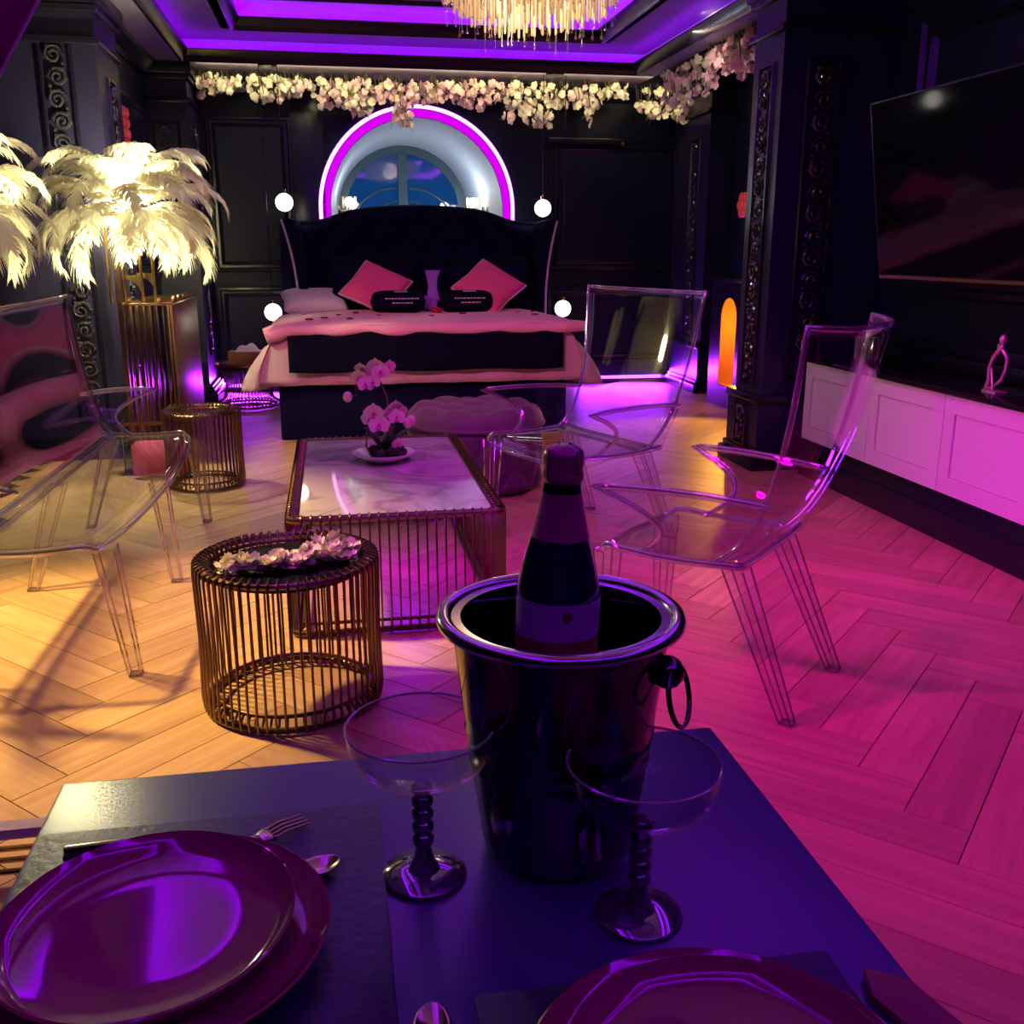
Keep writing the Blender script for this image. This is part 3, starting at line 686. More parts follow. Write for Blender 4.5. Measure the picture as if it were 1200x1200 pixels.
# ================================================================== GARLANDS
def blossom(mat, seed):
    rnd = random.Random(seed); mb = MB()
    for k_ in range(5):
        q = 2*PI*k_/5 + rnd.uniform(-.15, .15); up = rnd.uniform(.25, .6)
        c, s = math.cos(q), math.sin(q)
        def f(u, v_): 
            r = u; wd = .55*math.sin(PI*min(1, u*.62+.2))
            x, y = r, (v_-.5)*2*wd
            return (x*c - y*s, x*s + y*c, up*u*u + .18*abs(v_-.5))
        mb.grid(f, 2, 2)
    mb.sphere((0, 0, .08), .14, 5)
    return mb.mesh('blossom', mat, smooth=80)
BL = [blossom('blossom', 1), blossom('blossom', 2)]; BLP = [blossom('blossom_pink', 3), blossom('blossom_pink', 4)]
def garland(label, spots, base):
    t = thing('flower_garland', label, 'garland', base, 0, 'blossom garlands along the ceiling')
    spots.sort(key=lambda s_: s_[1])
    lf = MB(); br = MB()
    for i, (x, y, z, sc, pink) in enumerate(spots):
        m = random.choice(BLP if pink else BL)
        inst(m, 'blossom', t, (x-base[0], y-base[1], z-base[2]), (random.uniform(.9, 2.2), random.uniform(-.9, .9), random.uniform(0, 6)), (sc,)*3)
        if i % 3 == 0:
            br.tube([(x-base[0], y+.03-base[1], min(ZC, z+.16)-base[2]), (x-base[0]+.02, y+.02-base[1], z-base[2])], .004, 4)
            a = random.uniform(0, 6); lf.add([(x-base[0], y+.02-base[1], z-base[2]), (x+.05*math.cos(a)-base[0], y+.02-base[1], z+.05*math.sin(a)-base[2]+.01), (x+.09*math.cos(a)-base[0], y-base[1], z+.09*math.sin(a)-base[2])], [(0,1,2)])
    br.build('twig', 'stem', t)['kind'] = 'stuff'
    lf.build('leaves', 'leafd', t, smooth=0)['kind'] = 'stuff'
def band(segs, n, pinkfn):
    out = []
    tot = sum((b-a)*(d+.05) for a, b, d in segs)
    for a, b, d in segs:
        for _ in range(max(3, int(n*(b-a)*(d+.05)/tot))):
            x = random.uniform(a, b); z = ZC - .045 - d*random.random()
            out.append((x, 8.98 + random.uniform(-.09, .09), z, random.uniform(.026, .042), random.random() < pinkfn(x)))
    return out
garland('cream blossom garland along the ceiling above the left wall panel', band([(-1.0,-.72,.13),(-.72,-.58,.06),(-.58,-.32,.17),(-.30,-.05,.12)], 150, lambda x: .15), (-.6, 9.0, ZC))
garland('cream and pink blossom garland with a low tuft left of the arch top', band([(-.02,.24,.22),(.20,.42,.27),(.44,.62,.16),(.60,.76,.34)], 190, lambda x: .35+.4*(x > .42)), (.4, 9.0, ZC))
garland('pink blossom garland right above the top of the neon arch', band([(.76,1.02,.15),(1.0,1.22,.13),(1.22,1.42,.19),(1.40,1.56,.14)], 160, lambda x: .75), (1.1, 9.0, ZC))
garland('cream blossom garland right of the arch, above the right globe', band([(1.56,1.76,.28),(1.74,1.98,.31),(1.98,2.20,.17),(2.20,2.42,.15),(2.28,2.36,.30),(2.42,2.66,.08)], 220, lambda x: .15), (2.1, 9.0, ZC))
garland('cream blossom garland in the far right corner of the ceiling', band([(2.74,3.0,.24),(3.0,3.2,.20),(3.1,3.34,.30)], 130, lambda x: .3), (3.0, 9.0, ZC))
bs = []
for _ in range(270):
    t = random.random(); y = 8.25 - 2.35*t; d = .20 + .10*math.sin(t*9) + .10*t
    bs.append((2.79 + random.uniform(-.07, .07), y, ZC - .04 - d*random.random(), random.uniform(.027, .044)*(1 - .1*t), random.random() < (.15 + 1.0*t)))
garland('blossom garland turning from cream to pink along the ceiling beam to the pillar', bs, (2.79, 7.0, ZC))

# ---- chandelier
ch = thing('chandelier', 'round gold chandelier of hanging crystal rods', 'chandelier', (.99, 5.00, ZC))
ch.scale = (.93, .93, .82)
MB().lathe([(0, 0), (.16, 0), (.16, -.03), (0, -.03)], 24).build('canopy', 'goldb', ch)
for rr, z in ((.44, -.10), (.33, -.13), (.22, -.15)):
    MB().tube(circle(rr, 48, z), .012, 6, closed=True).build('ring', 'goldb', ch)
for a in range(6): MB().tube([(.1*math.cos(a*PI/3), .1*math.sin(a*PI/3), -.03), (.44*math.cos(a*PI/3), .44*math.sin(a*PI/3), -.10)], .006, 5).build('arm', 'goldb', ch)
rod = MB().lathe([(0, 0), (.0065, -.004), (.0065, -.29), (.004, -.30), (0, -.30)], 6).mesh('crystal_rod', 'crystal', smooth=30)
drop = MB().lathe([(0, 0), (.003, 0), (.003, -.10), (.0075, -.108), (.0075, -.122), (0, -.13)], 6).mesh('crystal_drop', 'crystal_clear', smooth=30)
rnd = random.Random(11)
for rr, z, cnt, ln in ((.44, -.10, 72, .85), (.385, -.11, 60, 1.0), (.33, -.13, 54, 1.0), (.27, -.14, 40, 1.05), (.20, -.15, 30, 1.1)):
    for a in range(cnt):
        q = 2*PI*(a + .5*(cnt % 4 == 0))/cnt; x, y = rr*math.cos(q), rr*math.sin(q); l = ln*rnd.uniform(.80, 1.1)
        inst(rod, 'crystal_rod', ch, (x, y, z), (0, 0, 0), (1, 1, l))
        if a % 3 == 0 or rr > .4 and a % 2: 
            inst(drop, 'crystal_drop', ch, (x, y, z - .30*l), (0, 0, 0), (1, 1, rnd.choice((.4, .6, .6, .9))))
light('POINT', 'chandelier_lamp', (.99, 5.0, 2.42), (1.0, .86, .55), 5, .12)

# ================================================================== CLEAR ACRYLIC SEATING
def seating(name, label, cat, loc, rz, W, D, ztop, Wtop, lean, curl, armh, group, legs, cbow=.03, bo=.10, armf=0.0):
    """faces local +X; width along Y"""
    t = thing(name, label, cat, loc, rz, group)
    zs = .42
    def seat(i, j):
        x = D/2 - i*D; b = 2*j-1
        z = zs - .022*math.sin(PI*min(1, i*1.0))*(1-.4*abs(b)**2) - .028*max(0, 1-i/.10)**2
        wd = W/2*(1 - .06*(1-i)*0 - .05*max(0, 1-i/.15)**2)
        xx = x - cbow*(1-i)*(b*b)
        return (xx, b*wd, z + .012*abs(b)**6)
    se = MB().grid(seat, 16, 16).build('seat', 'acrylic', t, smooth=80, solid=.013)
    edge = [seat(0, j/16) for j in range(17)] + [seat(i/16, 1) for i in range(1, 17)] + [seat(1, 1-j/16) for j in range(1, 17)] + [seat(1-i/16, 0) for i in range(1, 16)]
    MB().tube(edge, .0105, 6, closed=True).build('rim', 'rim', se, smooth=80)
    # under-seat apron along the front
    def back(i, j):                              # i up, j across
        b = 2*j-1; z = zs - .01 + i*(ztop - zs + .01)
        x0 = -D/2 + .05 - (bo*(1-math.exp(-i*9))) - lean*i - .02*math.sin(PI*i)
        wd = (W*.97 + (Wtop - W*.97)*i**1.2)/2
        return (x0 + curl*abs(b)**3*(.35+.65*i), b*wd, z + .010*abs(b)**4)
    bk = MB().grid(back, 20, 20).build('backrest', 'acrylic', t, smooth=80, solid=.013)
    edge = [back(1, j/20) for j in range(21)] + [back(1-i/20, 1) for i in range(1, 21)] + [back(0, 1-j/20) for j in range(1, 21)] + [back(i/20, 0) for i in range(1, 20)]
    MB().tube(edge, .0080, 6, closed=True).build('rim', 'rim', bk, smooth=80)
    for sg in (-1, 1):
        def arm(i, j):                           # i along depth (back to front), j up
            S_ = math.sin(PI*j)
            xf = D/2 - armf - .16 + .10*j**2 - .10*S_ ; xb = -D/2 - .02 - .06*j
            x = xb + i*(xf-xb)
            return (x, sg*(W/2 + (.11*j**1.4 + .012*S_)*(.35+.65*i) - .02), zs + .0 + armh*j*(1 - .05*(1-i)) + .01*math.sin(PI*i)*j)
        ar = MB().grid(arm, 14, 12).build('armrest', 'acrylic', t, smooth=80, solid=.012)
        edge = [arm(0, 1)] + [arm(i/14, 1) for i in range(1, 15)] + [arm(1, 1-j/12) for j in range(1, 13)]
        MB().tube(edge, [.006] + [.0105]*13 + [.010] + [.009]*12, 6).build('rim', 'rim', ar, smooth=80)
    for (x, y, fx, fy) in legs:
        a, b = .030, .017; zt = zs - .012
        lg = MB().hexa([(fx-b, fy-b, 0), (fx+b, fy-b, 0), (fx+b, fy+b, 0), (fx-b, fy+b, 0)], [(x-a, y-a, zt), (x+a, y-a, zt), (x+a, y+a, zt), (x-a, y+a, zt)]).build('leg', 'acrylic', t, smooth=0)
        ed = MB()
        for p, q in ((-1,-1),(1,-1),(1,1),(-1,1)): ed.tube([(fx+p*b, fy+q*b, .002), (x+p*a, y+q*a, zt)], .0032, 4)
        ed.tube([(fx-b,fy-b,.004),(fx+b,fy-b,.004),(fx+b,fy+b,.004),(fx-b,fy+b,.004)], .0035, 4, closed=True)
        ed.build('rim', 'rim', lg)
    return t
# near chair on the right: faces away to the left
seating('acrylic_armchair', 'clear acrylic armchair in front of the pink-lit cabinets', 'chair', (1.045, 2.68, 0), math.radians(136), .50, .46, 1.06, .60, .20, .10, .20, 'clear acrylic armchairs',
        [(.19, .20, .20, .21), (.19, -.20, .20, -.21), (-.20, .19, -.38, .215), (-.20, -.19, -.38, -.215)])
# far chair
seating('acrylic_armchair', 'clear acrylic armchair beside the tufted ottoman, its high back toward the far pillar', 'chair', (1.00, 4.17, 0), math.radians(201.5), .68, .50, 1.07, .82, .20, .10, .20, 'clear acrylic armchairs',
        [(.21, .29, .22, .30), (.21, -.29, .22, -.30), (-.20, .27, -.36, .30), (-.20, -.27, -.36, -.30)])
seating('acrylic_sofa', 'long clear acrylic sofa along the left wall', 'sofa', (-.86, 3.78, 0), math.radians(-1.0), 1.86, .44, 1.04, 1.90, .14, .03, .20, None,
        [(.19, .88, .22, .90), (.19, 0, .22, .02), (.19, -.86, .24, -.86), (-.17, .86, -.30, .88), (-.17, 0, -.30, 0), (-.17, -.86, -.30, -.88)], cbow=.05, bo=.03, armf=.14)
# white framed chair behind the sofa
t = thing('upholstered_chair', 'mauve oval-backed chair with a pale frame, seen through the sofa back', 'chair', (-1.78, 4.0, 0))
MB().grid(lambda i, j: (.03+.015*math.sin(PI*i)*math.sin(PI*j), .22*(2*j-1)*math.sqrt(max(0, 1-(2*i-1)**2))*1.0, .80+.26*(2*i-1)*.9), 14, 12).build('backrest', 'mauve', t, smooth=80, solid=.04)
MB().tube([(.03, .245*math.cos(a*PI/16), .80+.26*math.sin(a*PI/16)) for a in range(32)], .016, 8, closed=True).build('back_frame', 'whiteframe', t)
MB().box(.02, .30, -.22, .22, .40, .47).build('seat', 'mauve', t, bevel=.025)
for x, y in ((.05, -.19), (.05, .19), (.27, -.19), (.27, .19)): MB().lathe([(0, 0), (.014, 0), (.024, .40), (0, .40)], 8, (x, y, 0)).build('leg', 'whiteframe', t)
MB().tube([(.03, 0, .45), (.03, 0, .56)], .02, 8).build('back_post', 'whiteframe', t)

# ================================================================== WIRE TABLES
def wire_drum(label, loc, r, h, n, waist=0.0, top='blackglass', cat='side table', group='round wire side tables', topz=-.03):
    t = thing('wire_side_table', label, cat, loc, 0, group)
    rad = lambda z: r*(1 - waist*math.sin(PI*z/h))
    MB().tube(circle(r, 56, h-.014), .009, 8, closed=True).build('top_ring', 'gold', t)
    MB().tube(circle(r-.028, 56, h-.022), .006, 8, closed=True).build('inner_ring', 'gold', t)
    MB().tube(circle(r, 56, .014), .009, 8, closed=True).build('bottom_ring', 'gold', t)
    MB().tube(circle(r-.030, 56, .040), .006, 8, closed=True).build('inner_ring', 'gold', t)
    w_ = .0038
    pts = [(r-.034, 0, h-.030), (r-.030, 0, h-.008), (r-.012, 0, h+.004), (r+.008, 0, h-.004), (r+.010, 0, h-.03)]
    pts += [(rad(z*h)+.006, 0, z*h) for z in ([.8, .65, .5, .35, .2] if waist else [.5])]
    pts += [(r+.010, 0, .04), (r+.006, 0, .008), (r-.012, 0, .004), (r-.034, 0, .034)]
    wm = MB().tube(pts, w_, 5).mesh('wire', 'gold', smooth=60)
    for k_ in range(n): inst(wm, 'wire', t, (0,0,0), (0, 0, 2*PI*k_/n))
    if top: MB().lathe([(0, h+topz-.012), (r-.032, h+topz-.012), (r-.032, h+topz), (0, h+topz)], 48).build('tabletop', top, t, smooth=30)
    return t
wire_drum('round dark gold wire side table with a black top carrying pale flowers', (-.155, 2.68, 0), .243, .43, 62)
wire_drum('round gold wire side table beside the far end of the sofa', (-.715, 5.46, 0), .195, .42, 50, top='glass', topz=-.02)
wire_drum('waisted wire bedside table lit violet, left of the bed', (-.70, 8.30, 0), .24, .36, 46, waist=.30, group='bedside wire tables')
# white blossoms on the near side table
t = thing('flower_garland', 'cream blossom spray lying on the black side table top', 'flowers', (-.155, 2.68, .404))
for i in range(130):
    a = i/130; x = -.165 + .34*a + random.uniform(-.01, .02); y = -.055 + .02*a + random.uniform(-.035, .035) + (.09*random.random() if a > .6 else 0)
    inst(random.choice(BL), 'blossom', t, (x, y, .006 + random.uniform(0, .022) + (.022*random.random() if a > .6 else 0)), (random.uniform(-.7, .7), random.uniform(-.7, .7), random.uniform(0, 6)), (random.uniform(.019, .028),)*3)
MB().tube([(-.17, -.055, .004), (0, -.05, .006), (.17, -.03, .004)], .003, 5).build('twig', 'stem', t)

# rectangular coffee table
TX0, TX1, TY0, TY1, TH = -.168, .535, 3.12, 4.52, .415
t = thing('wire_coffee_table', 'rectangular gold wire coffee table with a pale marble glass top', 'coffee table', ((TX0+TX1)/2, (TY0+TY1)/2, 0))
hx, hy = (TX1-TX0)/2, (TY1-TY0)/2
def rrect(ax, ay, r, z, n=5):
    out = []
    for cx, cy_, a0 in ((ax-r, ay-r, 0), (-ax+r, ay-r, PI/2), (-ax+r, -ay+r, PI), (ax-r, -ay+r, 1.5*PI)):
        out += [(cx + r*math.cos(a0+PI/2*i/n), cy_ + r*math.sin(a0+PI/2*i/n), z) for i in range(n+1)]
    return out
for nm_, ins, z, rr in (('top_rim', 0, TH-.012, .011), ('inner_rim', .028, TH-.010, .006), ('bottom_rim', 0, .014, .011), ('inner_rim', .03, .036, .006)):
    MB().tube(rrect(hx-ins, hy-ins, .03, z), rr, 8, closed=True).build(nm_, 'gold', t)
MB().prism([(p[0], p[1]) for p in rrect(hx-.024, hy-.024, .02, 0)], lambda p, q, z: (p, q, z), TH-.028, TH-.008).build('tabletop', 'marble', t, smooth=30)
wm = MB().tube([(0, .032, TH-.016), (0, .026, TH-.002), (0, .008, TH+.003), (0, -.010, TH-.004), (0, -.012, TH-.03), (0, -.012, .03), (0, -.008, .006), (0, .012, .003), (0, .034, .030)], .0036, 5).mesh('wire', 'gold', smooth=60)
nx, ny = 21, 42
for k_ in range(nx):
    x = -hx + .04 + (2*hx-.08)*k_/(nx-1); inst(wm, 'wire', t, (x, -hy, 0)); inst(wm, 'wire', t, (x, hy, 0), (0, 0, PI))
for k_ in range(ny):
    y = -hy + .04 + (2*hy-.08)*k_/(ny-1); inst(wm, 'wire', t, (hx, y, 0), (0, 0, PI/2)); inst(wm, 'wire', t, (-hx, y, 0), (0, 0, -PI/2))

light('POINT', 'under_table_fill', (.25, 3.75, .30), (.40, 0, 1.0), 9, .10)  # added violet fill for the floor below, the table has no lamp
# orchid in a white dish
ot = thing('orchid', 'pink potted orchid on the marble coffee table', 'orchid', (.185, 3.99, TH-.008+.006))
MB().lathe([(0, -.006), (.06, -.006), (.07, 0), (.125, .028), (.128, .034), (.122, .034), (.07, .010), (0, .008)], 40).build('dish', 'china', ot)
mo = MB()
for i in range(26):
    a = random.uniform(0, 6.28); r_ = .075*math.sqrt(random.random()); mo.sphere((r_*math.cos(a)+.015, r_*math.sin(a), .022 + .018*random.random()), random.uniform(.014, .024), 6)
mo.build('moss', 'moss', ot, smooth=80)
for a, l in ((.3, .16), (2.2, .13), (3.9, .11), (5.2, .15), (1.2, .12)):
    MB().grid(lambda i, j: (l*i*math.cos(a) - (j-.5)*.035*math.sin(PI*(.1+.9*i))*math.sin(a), l*i*math.sin(a) + (j-.5)*.035*math.sin(PI*(.1+.9*i))*math.cos(a), .03 + .09*math.sin(PI*.62*i)), 8, 2).build('leaf', 'leafd', ot, smooth=80, solid=.003)
def orchid_flower():
    mb = MB(); 
    for q, ln, wd in ((PI/2, 1, .38), (PI/2+2.1, .95, .36), (PI/2-2.1, .95, .36), (.15, 1.0, .70), (PI-.15, 1.0, .70)):
        c, s = math.cos(q), math.sin(q)
        mb.grid(lambda u, v_: ((u*ln)*c - ((v_-.5)*2*wd*math.sin(PI*min(1, .15+.85*u)))*s, -.18*math.sin(PI*u*.7) + (.05 if wd < .5 else 0), (u*ln)*s + ((v_-.5)*2*wd*math.sin(PI*min(1, .15+.85*u)))*c), 5, 4)
    lp = MB().grid(lambda u, v_: ((v_-.5)*.5*(1-.5*u), -.10 - .30*math.sin(u*2.2), -.05 - .42*u), 4, 3); lp.sphere((0, -.18, .02), .12, 6)
    return mb.mesh('flower', 'orchid', smooth=80), lp.mesh('lip', 'orchid_lip', smooth=80)
OF, OL = orchid_flower()
z0 = .421
def oflower(x, z, s_, rz, tilt=0, y=-.0):
    f = inst(OF, 'flower', ot, (x-.185, y, z-z0), (tilt, 0, rz), (s_*1.12,)*3); inst(OL, 'lip', f)
for x, z, s_, rz, tl, y in ((.096,.760,.036,-.3,.2,-.01),(.120,.735,.034,.2,-.3,-.03),(.145,.768,.034,.3,.1,0),(.165,.805,.036,-.2,.3,-.01),(.182,.782,.036,.1,-.1,-.02),(.215,.800,.030,.5,.2,0),(.150,.745,.030,0,-.2,-.03),(.110,.795,.030,-.5,.5,0),
                        (.150,.620,.040,-.2,.1,-.03),(.168,.572,.042,0,-.2,-.04),(.135,.596,.036,-.4,0,-.02),(.232,.635,.036,.4,.4,0),(.240,.600,.034,.1,-.1,-.03),(.215,.615,.030,0,.3,-.01),(.262,.618,.028,.7,.3,0),(.240,.490,.024,.3,.2,-.02)):
    oflower(x, z, s_, rz, tl, y)
def otube(pts, name='stem', r=.0035): MB().tube([(x-.185, y, z-z0) for x, y, z in pts], r, 6).build(name, 'stem', ot)
otube([(.185,0,.44),(.215,0,.56),(.205,0,.68),(.175,-.0,.76),(.12,0,.775),(.08,-.01,.73),(.085,-.01,.69),(.05,-.01,.685)])
otube([(.20,0,.44),(.225,0,.52),(.235,0,.60),(.22,0,.62),(.17,-.02,.60)]); otube([(.20,0,.46),(.25,0,.52),(.31,0,.555),(.345,0,.54)]); otube([(.14,-.01,.43),(.115,-.01,.48),(.12,-.02,.56)])
for x, z in ((.048,.685),(.300,.582),(.285,.572)): MB().sphere((x-.185, -.01, z-z0), .019, 10, (1, 1, 1.15)).build('bud', 'orchid', ot, smooth=80)

# ================================================================== OTTOMAN
oc, orad, oh = (.735, 5.20), .365, .45
t = thing('tufted_ottoman', 'round mauve velvet ottoman with deep button tufting at the foot of the bed', 'ottoman', (*oc, 0))
def ot_top(i, j):
    r_ = orad*1.02*i; a = 2*PI*j; x, y = r_*math.cos(a), r_*math.sin(a)
    e = 1 if i < .8 else max(0, math.cos((i-.8)/.2*PI/2))**.5
    return (x, y, .36 + .085*e + (.030*tuft(x, y, .26, .26) - .02)*min(1, (1-i)/.12))
MB().grid(ot_top, 44, 110).build('cushion_top', 'ottoman', t, smooth=80)
MB().tube(circle(orad*1.015, 60, .355), .011, 8, closed=True).build('piping', 'ottoman', t)
def ot_side(i, j):
    z = .02 + i*.335; a = 2*PI*j; k_ = tuft(a*orad, z-.02, 2*PI*orad/9, .335)
    r_ = orad*(.94) + .028*k_*min(1, i/.08)*min(1, (1-i)/.06)
    return (r_*math.cos(a), r_*math.sin(a), z)
MB().grid(ot_side, 40, 196).build('body', 'ottoman', t, smooth=80)
bt = MB()
for a in range(-3, 4):
    for b in range(-3, 4):
        if (a+b) % 2: continue
        x, y = a*.13, b*.13
        if math.hypot(x, y) < orad*.88: bt.sphere((x, y, .431), .012, 6, (1, 1, .5))
bt.build('button', 'ottoman', t)
for q in range(4): MB().lathe([(0, 0), (.02, 0), (.02, .03), (0, .03)], 10, (.26*math.cos(q*PI/2+.7), .26*math.sin(q*PI/2+.7), 0)).build('foot', 'black_fabric', t)

# ================================================================== FEATHER LAMPS
def feather_mesh(seed, l=.62, up=.9, wd=.125):
    rnd = random.Random(seed); pts = []; x = z = 0; ang = up; n = 22
    for i in range(n+1):
        pts.append(Vector((x, 0, z))); st = l/n
        x += st*math.cos(ang); z += st*math.sin(ang); ang -= (.03 + .20*(i/n)**1.6)
    mb = MB(); mb.tube(pts[::2], [.004*(1-.8*i/(n//2)) for i in range(n//2+1)], 4)
    nb = 46
    for i in range(nb):
        t = .14 + .86*i/(nb-1); k_ = min(n-1, int(t*n)); f = t*n-k_; p = pts[k_].lerp(pts[k_+1], min(1, f)); tg = (pts[k_+1]-pts[k_]).normalized()
        L_ = wd*(math.sin(PI*min(1, t*.62+.22)))*(.8+.4*rnd.random())*(1 if t < .9 else .8)
        for sg in (-1, 1):
            d = Vector((0, sg, 0))*.85 + tg*(.45+.3*t)
            d = d.normalized(); nrm = tg*.5; hw = .0085
            p1 = p + d*L_*.55 + Vector((0, 0, -.10*L_ + rnd.uniform(-.01, .01))); p2 = p + d*L_*.95 + tg*L_*.15 + Vector((0, 0, -.42*L_ + rnd.uniform(-.02, .01)))
            mb.add([p - tg*hw, p + tg*hw, p1 + tg*hw*1.1, p1 - tg*hw*1.1, p2 + tg*.002], [(0,1,2,3),(3,2,4)])
    return mb.mesh('feather', 'feather', smooth=0)
FM = [feather_mesh(1, .60, 1.15), feather_mesh(2, .62, .75), feather_mesh(3, .60, .30), feather_mesh(4, .50, 1.35, .11), feather_mesh(5, .58, -.05)]
def feather_head(t, z, seed, skip=None, k=1.0):
    rnd = random.Random(seed)
    for m, n, r0, dz in ((3, 6, .02, .04), (0, 11, .03, .03), (1, 14, .04, .01), (2, 14, .04, -.01), (4, 12, .05, -.03)):
        for i in range(n):
            a = 2*PI*(i + rnd.uniform(-.3, .3))/n + m*.4
            if skip and skip(a): continue
            s_ = k*rnd.uniform(.86, 1.06)
            inst(FM[m], 'feather', t, (r0*math.cos(a), r0*math.sin(a), z+dz), (rnd.uniform(-.3, .3), rnd.uniform(-.12, .12), a), (s_,)*3)
    MB().sphere((0, 0, z+.03), .045, 14).build('bulb', 'bulb', t, smooth=80)
    MB().lathe([(0, 0), (.05, 0), (.06, .04), (0, .05)], 16, (0, 0, z-.06)).build('feather_holder', 'goldb', t)
# lamp on the gold pedestal
LX, LY, LZ = -1.11, 6.08, 1.46
t = thing('feather_lamp', 'palm lamp of glowing cream ostrich feathers on a gold frame atop the slatted pedestal', 'lamp', (LX, LY, 0), 0, 'ostrich feather lamps')
feather_head(t, LZ, 21, lambda a: math.sin(a) > .35 and math.cos(a) < .25, .98)
CT = .955
for dx, dy in ((-.11, -.09), (-.035, -.09), (.06, -.09), (.115, -.02), (-.11, .08), (.10, .08)):
    MB().box(dx-.008, dx+.008, dy-.006, dy+.006, CT-0.0, LZ-.02).build('post', 'goldb', t, bevel=.002)
MB().box(-.125, .125, -.10, .095, LZ-.03, LZ-.018).build('frame_plate', 'goldb', t, bevel=.003)
def gusset(x, sg, y, zc):
    poly = [(0, -.11)] + [(.095*(1-math.cos(a*PI/16))/1.0*1.0, -.11+.11*math.sin(a*PI/16)) for a in range(1, 9)] + [(.095, .0), (.095, .018)] + [(.095*(1-math.sin(a*PI/16)), .018+.0*a) for a in range(1, 8)] + [(0, .03)]
    return MB().prism(poly, lambda p, q, t_: (x + sg*p, t_, zc+q), y-.004, y+.004)
gusset(.06, -1, -.098, 1.09).build('gusset', 'goldb', t, smooth=0); gusset(.123, -1, -.035, 1.10).build('gusset', 'goldb', t, smooth=0)
light('POINT', 'feather_lamp_light', (LX+.02, LY-.05, LZ+.12), (1.0, .90, .46), 380, .06)
light('POINT', 'feather_lamp_light_low', (LX+.03, LY-.12, LZ-.06), (1.0, .88, .44), 85, .05)
# second feather lamp, behind the sofa
t = thing('feather_lamp', 'cream ostrich feather lamp behind the sofa, cut by the picture edge', 'lamp', (-1.66, 4.72, 0), 0, 'ostrich feather lamps')
feather_head(t, 1.44, 33, lambda a: math.cos(a) < -.35, .88)
MB().tube([(0, 0, .02), (0, 0, 1.38)], .016, 10).build('pole', 'goldb', t); MB().lathe([(0, 0), (.15, 0), (.15, .018), (0, .024)], 28).build('base', 'goldb', t)
light('POINT', 'feather_lamp_light_sofa', (-1.60, 4.64, 1.50), (1.0, .88, .44), 190, .06)

# gold slatted pedestal
PX0, PX1, PY0, PY1 = -1.165, -.895, 5.98, 7.05
t = thing('slatted_pedestal', 'tall gold pedestal with open vertical bars and a copper-brown side', 'pedestal', ((PX0+PX1)/2, (PY0+PY1)/2, 0))
ax, ay = (PX1-PX0)/2, (PY1-PY0)/2
MB().box(ax-.03, ax, -ay, ay, .02, CT-.012).build('side_panel', 'copper', t, bevel=.004)
MB().box(-ax, ax, -ay, ay, CT-.015, CT).build('top_plate', 'goldb', t, bevel=.004)
MB().box(-ax, ax, -ay, ay, 0, .02).build('base_plate', 'gold', t, bevel=.004)
for k_ in range(8):
    x = -ax + .012 + (2*ax-.03)*k_/7
    MB().box(x-.006, x+.006, -ay, -ay+.03, .02, CT-.015).build('bar', 'gold', t, bevel=.0015)
for k_ in range(12):
    y = -ay + .1 + (2*ay-.15)*k_/11
    MB().box(-ax, -ax+.012, y-.006, y+.006, .02, CT-.015).build('bar', 'gold', t, bevel=.0015)
for x in (-ax+.03, -.02, .06): 
    MB().lathe([(0, 0), (.016, 0), (.022, .010), (.016, .024), (0, .028)], 12, (x, -ay+.04, CT)).build('finial', 'gold', t)
for y in (-.25, -.05, .15, .35): MB().lathe([(0, 0), (.016, 0), (.022, .010), (.016, .024), (0, .028)], 12, (ax-.03, y, CT)).build('finial', 'gold', t)
# gold post in front of the pillar edge
t = thing('gold_stand', 'slim gold upright frame with a low mesh tray at the left pillar edge', 'stand', (-1.165, 5.92, 0))
MB().box(-.012, .012, -.012, .012, 0, 1.28).build('post', 'goldb', t, bevel=.003); MB().box(-.012, .012, -.014, -.012, .02, 1.26).build('inlay', 'gold', t)
MB().box(-.05, .35, -.12, -.10, .28, .30).box(-.05, -.03, -.12, .012, .28, .30).build('tray_rail', 'gold', t)
for k_ in range(9): MB().tube([(-.04+.045*k_, -.11, .0), (-.04+.045*k_, -.11, .29)], .004, 5).build('wire', 'gold', t)
MB().box(-.05, .35, -.14, .012, 0, .012).build('foot', 'gold', t)
o = MB().grid(lambda i, j: (.0+.30*i, -.06*math.sin(PI*j)*math.sin(PI*i)**.4, .20*j), 10, 8).grid(lambda i, j: (.30*i, .06*math.sin(PI*j)*math.sin(PI*i)**.4, .20*j), 10, 8).build('cushion', 'pinkcushion', smooth=80)
o.location = (-1.14, 5.70, .012); tag(o, 'small pink cushion standing on the floor behind the far sofa arm', 'cushion')
# red scalloped ornament on the recess wall, its glow put into the material
t = thing('wall_ornament', 'red glowing scalloped wall ornament in a dark frame above the feather lamp', 'wall decoration', (-1.345, 7.55, 2.02))
MB().box(-.013, .008, -.16, .16, -.20, .20).build('backing', 'trim', t, bevel=.004)
for k_ in range(5):
    for yy in (-.05, .06):
        MB().sphere((.014, yy, -.14+.07*k_), .048, 10, (.45, 1, .72)).build('scallop', 'red', t, smooth=80)

# bedside: tissue box
t = thing('tissue_box', 'warm wooden tissue box on the bedside wire table', 'tissue box', (-.67, 8.28, .33))
tb = MB(); tb.box(-.16, .16, -.10, .10, .0, .115); tb.build('box', 'wood', t, bevel=.006)
MB().box(-.165, .165, -.105, .105, .115, .122).build('lid', 'wood', t, bevel=.003)
MB().grid(lambda i, j: (-.11+.24*i, -.05+.10*j, .122 + .085*math.sin(PI*min(1, i*1.25))*(math.sin(PI*j)**.6)*(.8+.3*math.sin(9*i+3*j))), 14, 12).build('tissue', 'tissue', t, smooth=60)

